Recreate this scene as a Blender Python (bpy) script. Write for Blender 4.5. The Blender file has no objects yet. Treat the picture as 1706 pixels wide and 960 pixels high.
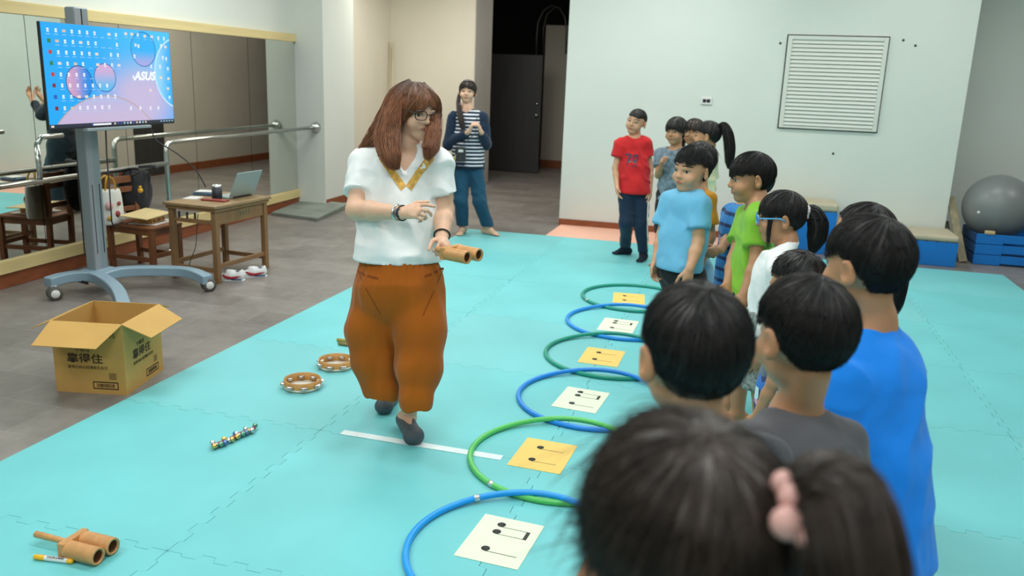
import bpy, math, random
import numpy as np
from mathutils import Matrix, Vector

SC = bpy.context.scene
COL = SC.collection

# ---------------------------------------------------------------- camera
EYE = 1.62                                   # eye height; tiles of the mat come out at 1.08 m
YAW, PITCH, ROLL, FPX = -0.26549985, 0.24502581, 0.03760698, 1404.459
_c, _s = math.cos(YAW), math.sin(YAW)
FWD = np.array([_s*math.cos(PITCH), _c*math.cos(PITCH), -math.sin(PITCH)])
_r0 = np.array([_c, -_s, 0.0]); _u0 = np.cross(_r0, FWD)
RGT = _r0*math.cos(ROLL) + _u0*math.sin(ROLL)
UPV = -_r0*math.sin(ROLL) + _u0*math.cos(ROLL)
CAM = np.array([0.0, 0.0, EYE])
cam_data = bpy.data.cameras.new('camera')
cam_data.sensor_width = 36.0
cam_data.lens = FPX/1706*36.0
cam_data.dof.use_dof = True
cam_data.dof.focus_distance = 3.75
cam_data.dof.aperture_fstop = 3.0
cam = bpy.data.objects.new('camera', cam_data); COL.objects.link(cam)
_m = Matrix(((RGT[0], UPV[0], -FWD[0], 0), (RGT[1], UPV[1], -FWD[1], 0), (RGT[2], UPV[2], -FWD[2], EYE), (0, 0, 0, 1)))
cam.matrix_world = _m
SC.camera = cam

# ---------------------------------------------------------------- world, lamps, exposure
SC.view_settings.view_transform = 'Standard'
SC.view_settings.look = 'None'
SC.view_settings.exposure = 0.0
SC.view_settings.gamma = 1.0
SC.view_settings.use_curve_mapping = False
world = bpy.data.worlds.new('world'); SC.world = world
world.use_nodes = True
world.node_tree.nodes['Background'].inputs['Color'].default_value = (0.92, 0.94, 0.92, 1)
world.node_tree.nodes['Background'].inputs['Strength'].default_value = 0.30

def area_light(name, loc, sx, sy, power, color=(1, 1, 1)):
    d = bpy.data.lights.new(name, 'AREA'); d.shape = 'RECTANGLE'; d.size = sx; d.size_y = sy
    d.energy = power; d.color = color
    o = bpy.data.objects.new(name, d); COL.objects.link(o); o.location = loc
    return o

CEIL = 3.35
LAMP_SPOTS = [(x, y) for y in (-1.6, 0.9, 3.4, 5.9, 8.1) for x in (-3.4, -0.9, 1.6)]
LAMP_POWER = 31.5
for (x, y) in LAMP_SPOTS:
    area_light('ceiling_light', (x, y, CEIL-0.12), 1.2, 0.55, LAMP_POWER*(0.70 if x > 1 and y > 3 else 1.0), (1.0, 0.985, 0.955))
area_light('ceiling_light', (-4.4, 6.6, CEIL-0.12), 0.9, 0.5, 20, (1.0, 0.985, 0.955))  # added lamp that brightens the pillar front
area_light('ceiling_light', (3.9, 7.8, CEIL-0.12), 0.9, 0.5, 22, (1.0, 0.985, 0.955))  # added lamp that lifts the dim recess past the back wall
area_light('corridor_light', (-4.2, 10.6, 3.1), 0.9, 0.6, 32, (1.0, 0.96, 0.88))
area_light('corridor_light', (-3.2, 10.9, 3.2), 0.9, 0.6, 24, (1.0, 0.95, 0.88))  # extra lamp, added so the corridor wall looks brighter in the mirror
area_light('corridor_light', (-3.0, 13.2, 3.2), 0.6, 0.4, 5, (1.0, 0.93, 0.84))
bpy.context.scene.cycles.max_bounces = 8
bpy.context.scene.cycles.caustics_reflective = False
bpy.context.scene.cycles.caustics_refractive = False

# ---------------------------------------------------------------- survey helpers: sight lines of the photograph met with known planes
def ray(px, py):
    return (px-853)*RGT - (py-480)*UPV + FPX*FWD
def G(px, py, z=0.0):                        # where a sight line meets the height z
    d = ray(px, py); return CAM + d*((z-EYE)/d[2])
def D(px, py, dist):                         # the point at a given depth along the lens axis
    return CAM + ray(px, py)*(dist/FPX)
def PY(px, py, y):                           # where it meets the plane y = const
    d = ray(px, py); return CAM + d*(y/d[1])
def depth_of(p):
    return float((np.asarray(p, float)-CAM) @ FWD)

# ---------------------------------------------------------------- colours and materials
def lin(h):
    h = h.lstrip('#'); v = [int(h[i:i+2], 16)/255 for i in (0, 2, 4)]
    return tuple((c/12.92 if c <= 0.04045 else ((c+0.055)/1.055)**2.4) for c in v)
MATS = {}
def mat(name, color, rough=0.5, metal=0.0, var=0.0, scale=8.0, bump=0.0, bscale=60.0, spec=0.5, stretch=(1, 1, 1), sheen=0.0, coat=0.0, alpha=None, sss=0.0):
    if name in MATS: return MATS[name]
    m = bpy.data.materials.new(name); m.use_nodes = True
    nt = m.node_tree; b = nt.nodes['Principled BSDF']
    c = lin(color) if isinstance(color, str) else color
    b.inputs['Base Color'].default_value = (*c, 1)
    b.inputs['Roughness'].default_value = rough
    b.inputs['Metallic'].default_value = metal
    b.inputs['Specular IOR Level'].default_value = spec
    b.inputs['Sheen Weight'].default_value = sheen
    b.inputs['Coat Weight'].default_value = coat
    if sss:
        b.inputs['Subsurface Weight'].default_value = sss
        b.inputs['Subsurface Radius'].default_value = (0.012, 0.005, 0.003)
        b.inputs['Subsurface Scale'].default_value = 1.0
    tc = None
    if var or bump:
        tc = nt.nodes.new('ShaderNodeTexCoord'); mp = nt.nodes.new('ShaderNodeMapping')
        mp.inputs['Scale'].default_value = stretch
        nt.links.new(tc.outputs['Object'], mp.inputs['Vector'])
    if var:
        n = nt.nodes.new('ShaderNodeTexNoise'); n.inputs['Scale'].default_value = scale; n.inputs['Detail'].default_value = 5
        nt.links.new(mp.outputs['Vector'], n.inputs['Vector'])
        r = nt.nodes.new('ShaderNodeValToRGB')
        r.color_ramp.elements[0].position = 0.3; r.color_ramp.elements[1].position = 0.7
        r.color_ramp.elements[0].color = (*[max(0, x*(1-var)) for x in c], 1)
        r.color_ramp.elements[1].color = (*[min(1, x*(1+var)) for x in c], 1)
        nt.links.new(n.outputs['Fac'], r.inputs['Fac']); nt.links.new(r.outputs['Color'], b.inputs['Base Color'])
    if bump:
        n2 = nt.nodes.new('ShaderNodeTexNoise'); n2.inputs['Scale'].default_value = bscale; n2.inputs['Detail'].default_value = 4
        nt.links.new(mp.outputs['Vector'], n2.inputs['Vector'])
        bp = nt.nodes.new('ShaderNodeBump'); bp.inputs['Strength'].default_value = bump; bp.inputs['Distance'].default_value = 0.01
        nt.links.new(n2.outputs['Fac'], bp.inputs['Height']); nt.links.new(bp.outputs['Normal'], b.inputs['Normal'])
    MATS[name] = m
    return m
def emis(name, color, strength=1.0):
    if name in MATS: return MATS[name]
    m = bpy.data.materials.new(name); m.use_nodes = True; b = m.node_tree.nodes['Principled BSDF']
    c = lin(color)
    b.inputs['Base Color'].default_value = (0.01, 0.01, 0.01, 1); b.inputs['Roughness'].default_value = 0.3
    b.inputs['Emission Color'].default_value = (*c, 1); b.inputs['Emission Strength'].default_value = strength
    MATS[name] = m; return m

# ---------------------------------------------------------------- mesh builder
class MB:
    def __init__(self): self.v = []; self.f = []; self.mi = []; self.sm = []
    def add(self, vs, fs, mi=0, smooth=False):
        o = len(self.v); self.v.extend([tuple(map(float, p)) for p in vs])
        for f in fs: self.f.append(tuple(i+o for i in f)); self.mi.append(mi); self.sm.append(smooth)
        return self
    def box(self, c, s, mi=0, rot=None, taper=(1, 1)):
        x, y, z = [k/2 for k in s]; tx, ty = taper
        vs = [(-x, -y, -z), (x, -y, -z), (x, y, -z), (-x, y, -z), (-x*tx, -y*ty, z), (x*tx, -y*ty, z), (x*tx, y*ty, z), (-x*tx, y*ty, z)]
        if rot is not None: vs = [tuple(rot @ Vector(p)) for p in vs]
        vs = [(p[0]+c[0], p[1]+c[1], p[2]+c[2]) for p in vs]
        return self.add(vs, [(0, 3, 2, 1), (4, 5, 6, 7), (0, 1, 5, 4), (1, 2, 6, 5), (2, 3, 7, 6), (3, 0, 4, 7)], mi)
    def box2(self, a, b, mi=0):
        return self.box([(a[i]+b[i])/2 for i in range(3)], [abs(b[i]-a[i]) for i in range(3)], mi)
    def bar(self, a, b, w, h, mi=0, upv=(0, 0, 1)):
        a = Vector(a); b = Vector(b); d = (b-a); L = d.length; d.normalize(); u = Vector(upv)
        s = d.cross(u)
        if s.length < 1e-4: s = d.cross(Vector((0, 1, 0)))
        s.normalize(); u = s.cross(d)
        R = Matrix((s, d, u)).transposed()
        return self.box((a+b)/2, (w, L, h), mi, rot=R)
    def tube(self, pts, r, n=12, mi=0, cap=True, closed=False, flat=1.0, flat_dir=None):
        P = [np.array(p, float) for p in pts]; N = len(P)
        R = [r]*N if np.isscalar(r) else list(r)
        vs = []; prev = None
        for i in range(N):
            if closed: t = P[(i+1) % N]-P[i-1]
            else: t = P[min(i+1, N-1)]-P[max(i-1, 0)]
            t = t/(np.linalg.norm(t)+1e-12)
            if flat_dir is not None:
                a = np.array(flat_dir, float); a = a-t*(a@t); a /= np.linalg.norm(a)+1e-12
            elif prev is None:
                a = np.array((0, 0, 1.0)) if abs(t[2]) < .9 else np.array((1.0, 0, 0)); a = a-t*(a@t); a /= np.linalg.norm(a)
            else:
                a = prev-t*(prev@t); a /= np.linalg.norm(a)+1e-12
            prev = a; b = np.cross(t, a)
            for k in range(n):
                q = 2*math.pi*k/n
                vs.append(P[i]+R[i]*(math.cos(q)*a*flat+math.sin(q)*b))
        fs = []
        for i in range(N if closed else N-1):
            j = (i+1) % N
            for k in range(n):
                l = (k+1) % n
                fs.append((i*n+k, i*n+l, j*n+l, j*n+k))
        if cap and not closed:
            fs.append(tuple(range(n-1, -1, -1))); fs.append(tuple((N-1)*n+k for k in range(n)))
        return self.add(vs, fs, mi, True)
    def lathe(self, prof, c=(0, 0, 0), axis=(0, 0, 1), n=24, mi=0, a0=0, a1=2*math.pi):
        ax = Vector(axis).normalized(); q = Vector((0, 0, 1)).rotation_difference(ax).to_matrix()
        full = abs(a1-a0-2*math.pi) < 1e-6; m = n if full else n+1
        vs = []
        for (r, z) in prof:
            for k in range(m):
                t = a0+(a1-a0)*k/n
                p = q @ Vector((r*math.cos(t), r*math.sin(t), z)); vs.append((p[0]+c[0], p[1]+c[1], p[2]+c[2]))
        fs = []
        for i in range(len(prof)-1):
            for k in range(n):
                l = (k+1) % m
                fs.append((i*m+k, i*m+l, (i+1)*m+l, (i+1)*m+k))
        return self.add(vs, fs, mi, True)
    def sphere(self, c, r, n=14, mi=0, rot=None):
        r3 = (r, r, r) if np.isscalar(r) else r
        vs = []; fs = []; rings = max(6, n//2+1)
        for i in range(rings+1):
            th = math.pi*i/rings
            for k in range(n):
                a = 2*math.pi*k/n
                p = Vector((r3[0]*math.sin(th)*math.cos(a), r3[1]*math.sin(th)*math.sin(a), r3[2]*math.cos(th)))
                if rot is not None: p = rot @ p
                vs.append((p[0]+c[0], p[1]+c[1], p[2]+c[2]))
        for i in range(rings):
            for k in range(n):
                l = (k+1) % n
                fs.append((i*n+k, (i+1)*n+k, (i+1)*n+l, i*n+l))
        return self.add(vs, fs, mi, True)
    def prism(self, poly, h0, h1, mi=0, M=None, smooth=False):      # poly in xy, extruded in z, then M
        n = len(poly); vs = [(p[0], p[1], h0) for p in poly]+[(p[0], p[1], h1) for p in poly]
        if M is not None: vs = [tuple(M @ Vector(p)) for p in vs]
        fs = [tuple(range(n-1, -1, -1)), tuple(range(n, 2*n))]+[(i, (i+1) % n, n+(i+1) % n, n+i) for i in range(n)]
        return self.add(vs, fs, mi, smooth)
    def quad(self, a, b, c, d, mi=0): return self.add([a, b, c, d], [(0, 1, 2, 3)], mi)
    def build(self, name, mats, parent=None, bevel=0.0, seg=2, loc=None, rz=0.0):
        me = bpy.data.meshes.new(name); me.from_pydata(self.v, [], self.f)
        if not isinstance(mats, (list, tuple)): mats = [mats]
        for m in mats: me.materials.append(m)
        me.polygons.foreach_set('material_index', self.mi)
        me.polygons.foreach_set('use_smooth', [bool(bevel) or s for s in self.sm])
        me.update()
        o = bpy.data.objects.new(name, me); COL.objects.link(o)
        if parent is not None: o.parent = parent
        if loc is not None: o.location = loc
        o.rotation_euler[2] = rz
        if bevel:
            b = o.modifiers.new('bevel', 'BEVEL'); b.width = bevel; b.segments = seg; b.limit_method = 'ANGLE'; b.angle_limit = math.radians(40)
            b.harden_normals = True
        return o

def tag(o, label, cat, group=None, kind=None):
    if label: o['label'] = label
    if cat: o['category'] = cat
    if group: o['group'] = group
    if kind: o['kind'] = kind
    return o
def thing(name, label, cat, loc=(0, 0, 0), rz=0.0, group=None):
    o = bpy.data.objects.new(name, None); o.empty_display_size = 0.1; COL.objects.link(o)
    o.location = [float(v) for v in loc]; o.rotation_euler[2] = rz
    return tag(o, label, cat, group)
def struct(o): o['kind'] = 'structure'; return o
def text_mesh(name, body, size, material, parent, M, extrude=0.0004, offset=0.0, align='CENTER', shear=0.0):
    c = bpy.data.curves.new(name, 'FONT'); c.body = body; c.size = size; c.extrude = extrude; c.offset = offset
    c.align_x = align; c.align_y = 'CENTER'; c.shear = shear; c.resolution_u = 3
    t = bpy.data.objects.new(name, c); COL.objects.link(t)
    dg = bpy.context.evaluated_depsgraph_get()
    me = bpy.data.meshes.new_from_object(t.evaluated_get(dg))
    bpy.data.objects.remove(t)
    me.materials.clear(); me.materials.append(material)
    me.transform(M)
    o = bpy.data.objects.new(name, me); COL.objects.link(o); o.parent = parent
    return o
def frame_matrix(o, x, y, z=None):                 # columns x, y, z at origin o
    x = Vector(x).normalized(); y = Vector(y); y = (y-x*y.dot(x)).normalized(); zz = x.cross(y)
    return Matrix(((x[0], y[0], zz[0], o[0]), (x[1], y[1], zz[1], o[1]), (x[2], y[2], zz[2], o[2]), (0, 0, 0, 1)))
# ================================================================ setting
FL = -0.012                                   # bare floor; the mat's top is z = 0
def up(base, py):                             # height above a ground point met by the sight line's row
    v = np.array([base[0], base[1], 0.0])-CAM; k = np.array([0, 0, 1.0]); q = 480-py
    return float((q*(v@FWD)-FPX*(v@UPV))/(FPX*(k@UPV)-q*(k@FWD)))
M0 = G(0, 480); _m1 = G(497, 341)
MT = (_m1-M0)/np.linalg.norm(_m1-M0); MN = np.array([MT[1], -MT[0], 0])
def MP(px, py, off=0.0):                      # on the plane parallel to the mirror, off metres in front of it
    d = ray(px, py); return CAM+d*(((M0-CAM)@MN+off)/(d@MN))
def mw(s, off, z):                            # s along the mirror wall from M0
    p = M0+MT*s+MN*off; return (p[0], p[1], z)

def tile_floor():
    m = bpy.data.materials.new('grey_floor_tile'); m.use_nodes = True; nt = m.node_tree; b = nt.nodes['Principled BSDF']
    tc = nt.nodes.new('ShaderNodeTexCoord')
    br = nt.nodes.new('ShaderNodeTexBrick'); br.offset = 0.5
    br.inputs['Scale'].default_value = 1.0; br.inputs['Brick Width'].default_value = 0.62; br.inputs['Row Height'].default_value = 0.31
    br.inputs['Mortar Size'].default_value = 0.003; br.inputs['Mortar Smooth'].default_value = 0.3
    br.inputs['Color1'].default_value = (0.178, 0.160, 0.146, 1); br.inputs['Color2'].default_value = (0.245, 0.222, 0.203, 1); br.inputs['Mortar'].default_value = (0.26, 0.25, 0.235, 1)
    n = nt.nodes.new('ShaderNodeTexNoise'); n.inputs['Scale'].default_value = 5; n.inputs['Detail'].default_value = 8; n.inputs['Roughness'].default_value = 0.7
    mx = nt.nodes.new('ShaderNodeMix'); mx.data_type = 'RGBA'; mx.blend_type = 'OVERLAY'; mx.inputs['Factor'].default_value = 0.55
    nt.links.new(tc.outputs['Object'], br.inputs['Vector']); nt.links.new(tc.outputs['Object'], n.inputs['Vector'])
    nt.links.new(br.outputs['Color'], mx.inputs['A']); nt.links.new(n.outputs['Fac'], mx.inputs['B'])
    nt.links.new(mx.outputs['Result'], b.inputs['Base Color'])
    b.inputs['Roughness'].default_value = 0.38; b.inputs['Specular IOR Level'].default_value = 0.4
    return m
M_floor = tile_floor()
M_wall = mat('painted_wall', (0.68, 0.72, 0.665), 0.75, var=0.035, scale=1.3, bump=0.05, bscale=220)
M_wallcool = mat('painted_wall_cool', (0.68, 0.72, 0.67), 0.75, var=0.03, scale=1.1)
M_cream = mat('cream_wall', (0.72, 0.68, 0.57), 0.75, var=0.04, scale=1.2)
M_endshade = mat('grey_end_shade', (0.50, 0.49, 0.46), 0.8, var=0.05, scale=2)
M_darkwall = mat('dark_hall_shade', (0.020, 0.020, 0.020), 0.8, var=0.1, scale=2)  # near-black colour puts the unlit hall's shade into its walls and ceiling
M_base = mat('brown_baseboard', '#8a4c2c', 0.55, var=0.15, scale=9, stretch=(1, 1, 4))
M_pine = mat('pine_beam', '#d8c48c', 0.55, var=0.12, scale=5, stretch=(1, .15, 3))
M_mirror = mat('mirror_glass', (0.74, 0.755, 0.70), 0.0, 1.0)
M_steel = mat('brushed_steel', (0.62, 0.64, 0.62), 0.22, 1.0)
M_black = mat('black_plastic', (0.012, 0.012, 0.013), 0.4)
M_white = mat('white_plastic', (0.75, 0.75, 0.73), 0.4)

struct(MB().box2((-9, -4.2, FL-0.1), (7, 19, FL)).build('floor', M_floor))
struct(MB().box2((-9, -4.2, CEIL), (7, 19, CEIL+0.1)).build('ceiling', mat('ceiling_white', (0.74, 0.77, 0.74), 0.8)))
BY = 9.40
xL, xR = float(PY(931, 372, BY)[0]), float(PY(1600, 220, BY)[0])
wb = MB()
wb.prism([(xL, BY), (xR, BY), (xR, BY+0.35), (xL+0.2, BY+0.35)], FL, CEIL)
wall_back = struct(wb.build('wall_back', M_wall))
struct(MB().prism([(xL, BY+.35), (xL+0.2, BY+.35), (xL-0.1, 14.8), (xL-0.36, 14.8)], FL, CEIL).build('wall_corridor', mat('corridor_beige', (.56, .52, .46), .8, var=.04, scale=2)))
struct(MB().box2((xR, BY+0.95, FL), (7, BY+1.05, CEIL)).build('wall_recess', M_wallcool))
struct(MB().box2((xR-0.02, BY+0.35, FL), (xR, BY+1.0, CEIL)).build('wall_return', M_wallcool))
struct(MB().box2((6.2, -4.2, FL), (6.3, 10.5, CEIL)).build('wall_right', M_wallcool))
struct(MB().box2((-9, -4.3, FL), (7, -4.2, CEIL)).build('wall_rear', M_wallcool))
struct(MB().prism([(xL+.19-.2, BY+.36), (xL+.19, BY+.36), (xL-0.1, 14.8), (xL-0.375, 14.8)], FL, .11).build('baseboard_corridor', M_base))
# mirror wall on the left, its beams and skirting
s_end = float((np.array(MP(497, 336))-M0) @ MT)
S0 = -9.0
a, b_ = mw(S0, -0.03, 0), mw(s_end+.1, -0.03, 0); c_, d_ = mw(s_end+.1, -0.25, 0), mw(S0, -0.25, 0)
struct(MB().prism([a[:2], b_[:2], c_[:2], d_[:2]], FL, CEIL).build('wall_left', M_wallcool))
zb1, zb2 = float(MP(490, 70)[2]), float(MP(490, 57)[2]); zw0, zw1 = 0.098, 0.192
mir = thing('wall_mirror', 'long wall mirror in tall joined panes between two pine beams', 'mirror', mw(0, -0.03, zw1))
_ja, _jb = [float((np.array(MP(x, 200))-M0) @ MT) for x in (417, 325)]
joints = [s_end, _ja, _jb]
while joints[-1] > S0: joints.append(joints[-1]-max(.9, _ja-_jb))
for s1, s0 in zip(joints[:-1], joints[1:]):
    s1 -= .003; s0 = max(S0, s0+.003)
    p = [mw(s0, 0, 0), mw(s1, 0, 0), mw(s1, -0.028, 0), mw(s0, -0.028, 0)]
    o = MB().prism([q[:2] for q in p], zw1-0.01, zb1+0.01).build('mirror_pane', M_mirror)
    o.parent = mir; o.matrix_parent_inverse = Matrix.Translation(mir.location).inverted()
def wall_beam(name, z0, z1, off, material, kind=True):
    p = [mw(S0, off, 0), mw(s_end, off, 0), mw(s_end, -0.028, 0), mw(S0, -0.028, 0)]
    return struct(MB().prism([q[:2] for q in p], z0, z1).build(name, material, bevel=0.004))
wall_beam('trim_1', zb1, zb2, 0.025, M_pine)
wall_beam('trim_2', zw0, zw1, 0.03, M_pine)
wall_beam('baseboard_left', FL, zw0, 0.012, M_base)
# pillar, cream recess and the dark hall
PYF = float(mw(s_end, 0, 0)[1])+0.004
px0 = mw(s_end, 0, 0)[0]-0.05; px1 = float(PY(541, 250, PYF)[0]); pyb = PYF+0.62
while True:                                    # far edge of the pillar's side face
    q = np.array([px1-0.02, pyb, 1.8])-CAM
    if 853+FPX*(q@RGT)/(q@FWD) >= 588 or pyb > 11: break
    pyb += 0.02
struct(MB().prism([(px0, PYF), (px1, PYF), (px1-0.02, pyb), (px0, pyb)], FL, CEIL).build('pillar', M_wall))
struct(MB().prism([(px1-0.01, PYF+.02), (px1+.008, PYF+.02), (px1-0.012, pyb), (px1-.03, pyb)], FL, .085).build('baseboard_pillar', M_base))
CY = 12.3
cx0, cx1 = float(PY(650, 180, CY)[0]), float(PY(789, 150, CY)[0])
struct(MB().box2((cx0-0.2, pyb-0.3, FL), (cx0, CY+.1, CEIL)).build('wall_recess_side', M_cream))
struct(MB().prism([(cx0-.1, CY), (cx1, CY), (cx1+0.06, CY+0.62), (cx0-.1, CY+.62)], FL, CEIL).build('wall_cream', [M_cream]))
struct(MB().box2((cx0, CY-0.012, FL), (cx1, CY, 0.09)).build('baseboard_cream', M_base))
struct(MB().prism([(cx1+.002, CY+.004), (cx1+0.012, CY+.004), (cx1+.074, CY+.62), (cx1+.06, CY+.62)], FL, CEIL).build('wall_end_shade', M_endshade))  # thin sheet, its grey paints shade onto the cream wall's end face
HY = 15.6
hx0 = float(PY(903, 200, HY)[0])
struct(MB().box2((hx0, HY, FL), (xL+.3, HY+.1, float(up((hx0+.1, HY), 42)))).build('partition', mat('partition_paint', (0.48, 0.45, 0.39), 0.8)))
struct(MB().box2((hx0, HY-0.012, FL), (xL+.3, HY, 0.13)).build('baseboard_partition', M_base))
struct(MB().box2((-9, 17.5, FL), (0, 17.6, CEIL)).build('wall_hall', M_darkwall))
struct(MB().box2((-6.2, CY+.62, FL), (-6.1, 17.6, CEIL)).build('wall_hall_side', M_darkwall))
struct(MB().box2((-6.2, CY+.7, CEIL-.02), (xL+.1, 17.6, CEIL-.001)).build('ceiling_hall', M_darkwall))  # near-black sheet under the real ceiling, the hall's shade set in its colour
DYY = 14.5
dx0, dx1 = float(PY(812, 200, DYY)[0]), float(PY(900, 190, DYY)[0]); dtop = float(up((dx1, DYY), 92))
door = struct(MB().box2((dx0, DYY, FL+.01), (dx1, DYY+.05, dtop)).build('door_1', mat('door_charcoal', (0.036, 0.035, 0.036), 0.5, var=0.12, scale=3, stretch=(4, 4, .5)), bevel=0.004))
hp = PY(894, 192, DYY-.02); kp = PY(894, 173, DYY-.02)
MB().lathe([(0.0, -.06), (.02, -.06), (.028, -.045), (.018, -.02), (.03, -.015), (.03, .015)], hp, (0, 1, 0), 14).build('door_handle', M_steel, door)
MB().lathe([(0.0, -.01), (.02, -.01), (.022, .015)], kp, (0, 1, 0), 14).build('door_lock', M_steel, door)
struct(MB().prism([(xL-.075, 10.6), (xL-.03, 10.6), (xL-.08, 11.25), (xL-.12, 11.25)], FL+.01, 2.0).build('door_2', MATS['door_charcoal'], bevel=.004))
ar = MB(); ay = 15.3
ar.tube([PY(q[0], q[1], ay) for q in ((893, 92), (894, 60), (896, 38), (905, 18), (918, 9), (932, 13), (941, 28), (944, 48), (943, 90))], 0.016, 8)
ar.tube([PY(q[0], q[1], ay+.15) for q in ((905, 92), (905, 48), (911, 24), (924, 12), (936, 14))], 0.012, 8)
o = ar.build('arch_frame', mat('dull_steel', (.12, .12, .11), .4, .8)); tag(o, 'thin metal hoop frame rising over the pale partition in the dark hall', 'frame')
o['kind'] = 'structure'
# back wall skirting, screw holes
struct(MB().box2((xL, BY-.014, FL), (xR, BY, 0.066)).build('baseboard_back', M_base, bevel=.002))
for q in ((1300, 72), (1505, 67), (1525, 76), (1388, 256)):
    p = PY(*q, BY); MB().lathe([(0, -.006), (.011, -.005), (.013, 0.002)], p, (0, 1, 0), 10).build('screw_hole', M_black, wall_back)
# louvred vent
vx0, vx1 = float(PY(1304, 130, BY)[0]), float(PY(1474, 130, BY)[0]); vz0, vz1 = float(PY(1380, 218, BY)[2]), float(PY(1398, 59, BY)[2])
v = thing('wall_vent', 'square white louvred vent set in the back wall', 'vent', ((vx0+vx1)/2, BY, vz0))
def par(o, p):
    o.parent = p; o.matrix_parent_inverse = (Matrix.Translation(p.location) @ Matrix.Rotation(p.rotation_euler[2], 4, 'Z')).inverted(); return o
M_vent = mat('vent_white', (.66, .69, .62), .5); M_gap = mat('vent_gap', (.03, .035, .035), .8)
par(MB().box2((vx0, BY-.004, vz0), (vx1, BY+.002, vz1)).build('vent_backing', M_gap), v)
fr = MB(); fw = .055
fr.box2((vx0+.012, BY-.03, vz0+.012), (vx0+fw, BY-.003, vz1-.012)); fr.box2((vx1-fw, BY-.03, vz0+.012), (vx1-.012, BY-.003, vz1-.012))
fr.box2((vx0+fw, BY-.03, vz0+.012), (vx1-fw, BY-.003, vz0+.035)); fr.box2((vx0+fw, BY-.03, vz1-.05), (vx1-fw, BY-.003, vz1-.012))
par(fr.build('vent_frame', M_vent, bevel=.003), v)
n = 22; pit = (vz1-vz0-.09)/n
for i in range(n):
    z = vz0+.04+pit*(i+.5)
    par(MB().box(((vx0+vx1)/2, BY-.018, z), (vx1-vx0-2*fw, .006, pit*.98), rot=Matrix.Rotation(math.radians(-24), 3, 'X')).build('slat', M_vent), v)
# thermostat
tp = PY(1177, 168, BY)
t = thing('wall_outlet', 'small white outlet plate with dark sockets on the back wall', 'outlet', tp)
MB().box((0, -.008, 0), (.115, .014, .078)).build('plate', M_white, t, bevel=.006)
MB().box((-.022, -.017, 0), (.032, .006, .034)).box((.022, -.017, 0), (.032, .006, .034)).box((0, -.017, 0), (.012, .004, .012)).build('socket', M_black, t, bevel=.002)
# small dark box and thin poles in the cream recess
q = PY(592, 242, CY-.9)
o = tag(MB().box((0, 0, 0), (.09, .2, .13)).build('wall_box', mat('dark_green_box', '#37504c', .5), loc=(cx0+.05, CY-1.9, up((cx0+.05, CY-1.9), 242)), bevel=.006), 'dark green box fixed on the cream wall beside the white pillar', 'box')
for i, (xa, xb) in enumerate(((647.5, 649.5), (653, 651.5))):
    p1 = PY(xa+2, 70+2*i, CY-.06-.05*i); p0 = PY(xb-1, 262+22*i, CY-.25-.1*i); p0[2] = max(FL, 0) ; p0[2] = FL+.01
    o = MB().tube([p0, p1], .013, 10).build('thin_pole', mat('beige_pole', '#c9bfa4', .5))
    tag(o, ['beige pole leaning in the cream corner, the one nearer the white pillar', 'beige pole leaning in the cream corner, the one nearer the dark hall'][i], 'pole', 'poles in the cream corner')

# ---------------------------------------------------------------- foam mat: interlocking tiles
XS = [-2.856, -1.785, -0.73, 0.32, 1.373, 2.39]
YS = [-1.08, 0.01, 1.095, 2.187, 3.273, 4.37, 5.43, 6.50, 7.57, 8.62]
def teeth(a, b, n, depth):                     # zigzag from a to b; teeth alternate to both sides
    a = np.array(a); b = np.array(b); t = (b-a); L = np.linalg.norm(t); t /= L; nn = np.array([-t[1], t[0]])
    out = [a]; pitch = L/n
    for i in range(n):
        s = depth*(1 if i % 2 == 0 else -1)/2*(0 if i in (0, n-1) else 1)
        for (u_, w_) in ((.0, 1.0),) :
            p0 = a+t*(pitch*(i+.06)); p1 = a+t*(pitch*(i+.94))
            out += [p0+nn*s, p1+nn*s]
    return out
M_teal = mat('turquoise_foam', (0.165, 0.575, 0.600), 0.5, var=0.07, scale=1.6, bump=0.10, bscale=420, spec=0.35)
M_teal2 = mat('turquoise_foam_worn', (0.180, 0.560, 0.585), 0.52, var=0.08, scale=1.1, bump=0.10, bscale=420, spec=0.35)
M_pink = mat('salmon_foam', (0.85, 0.46, 0.34), 0.6, var=0.04, scale=2, bump=.08, bscale=400)
GAP = 0.0011
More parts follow.
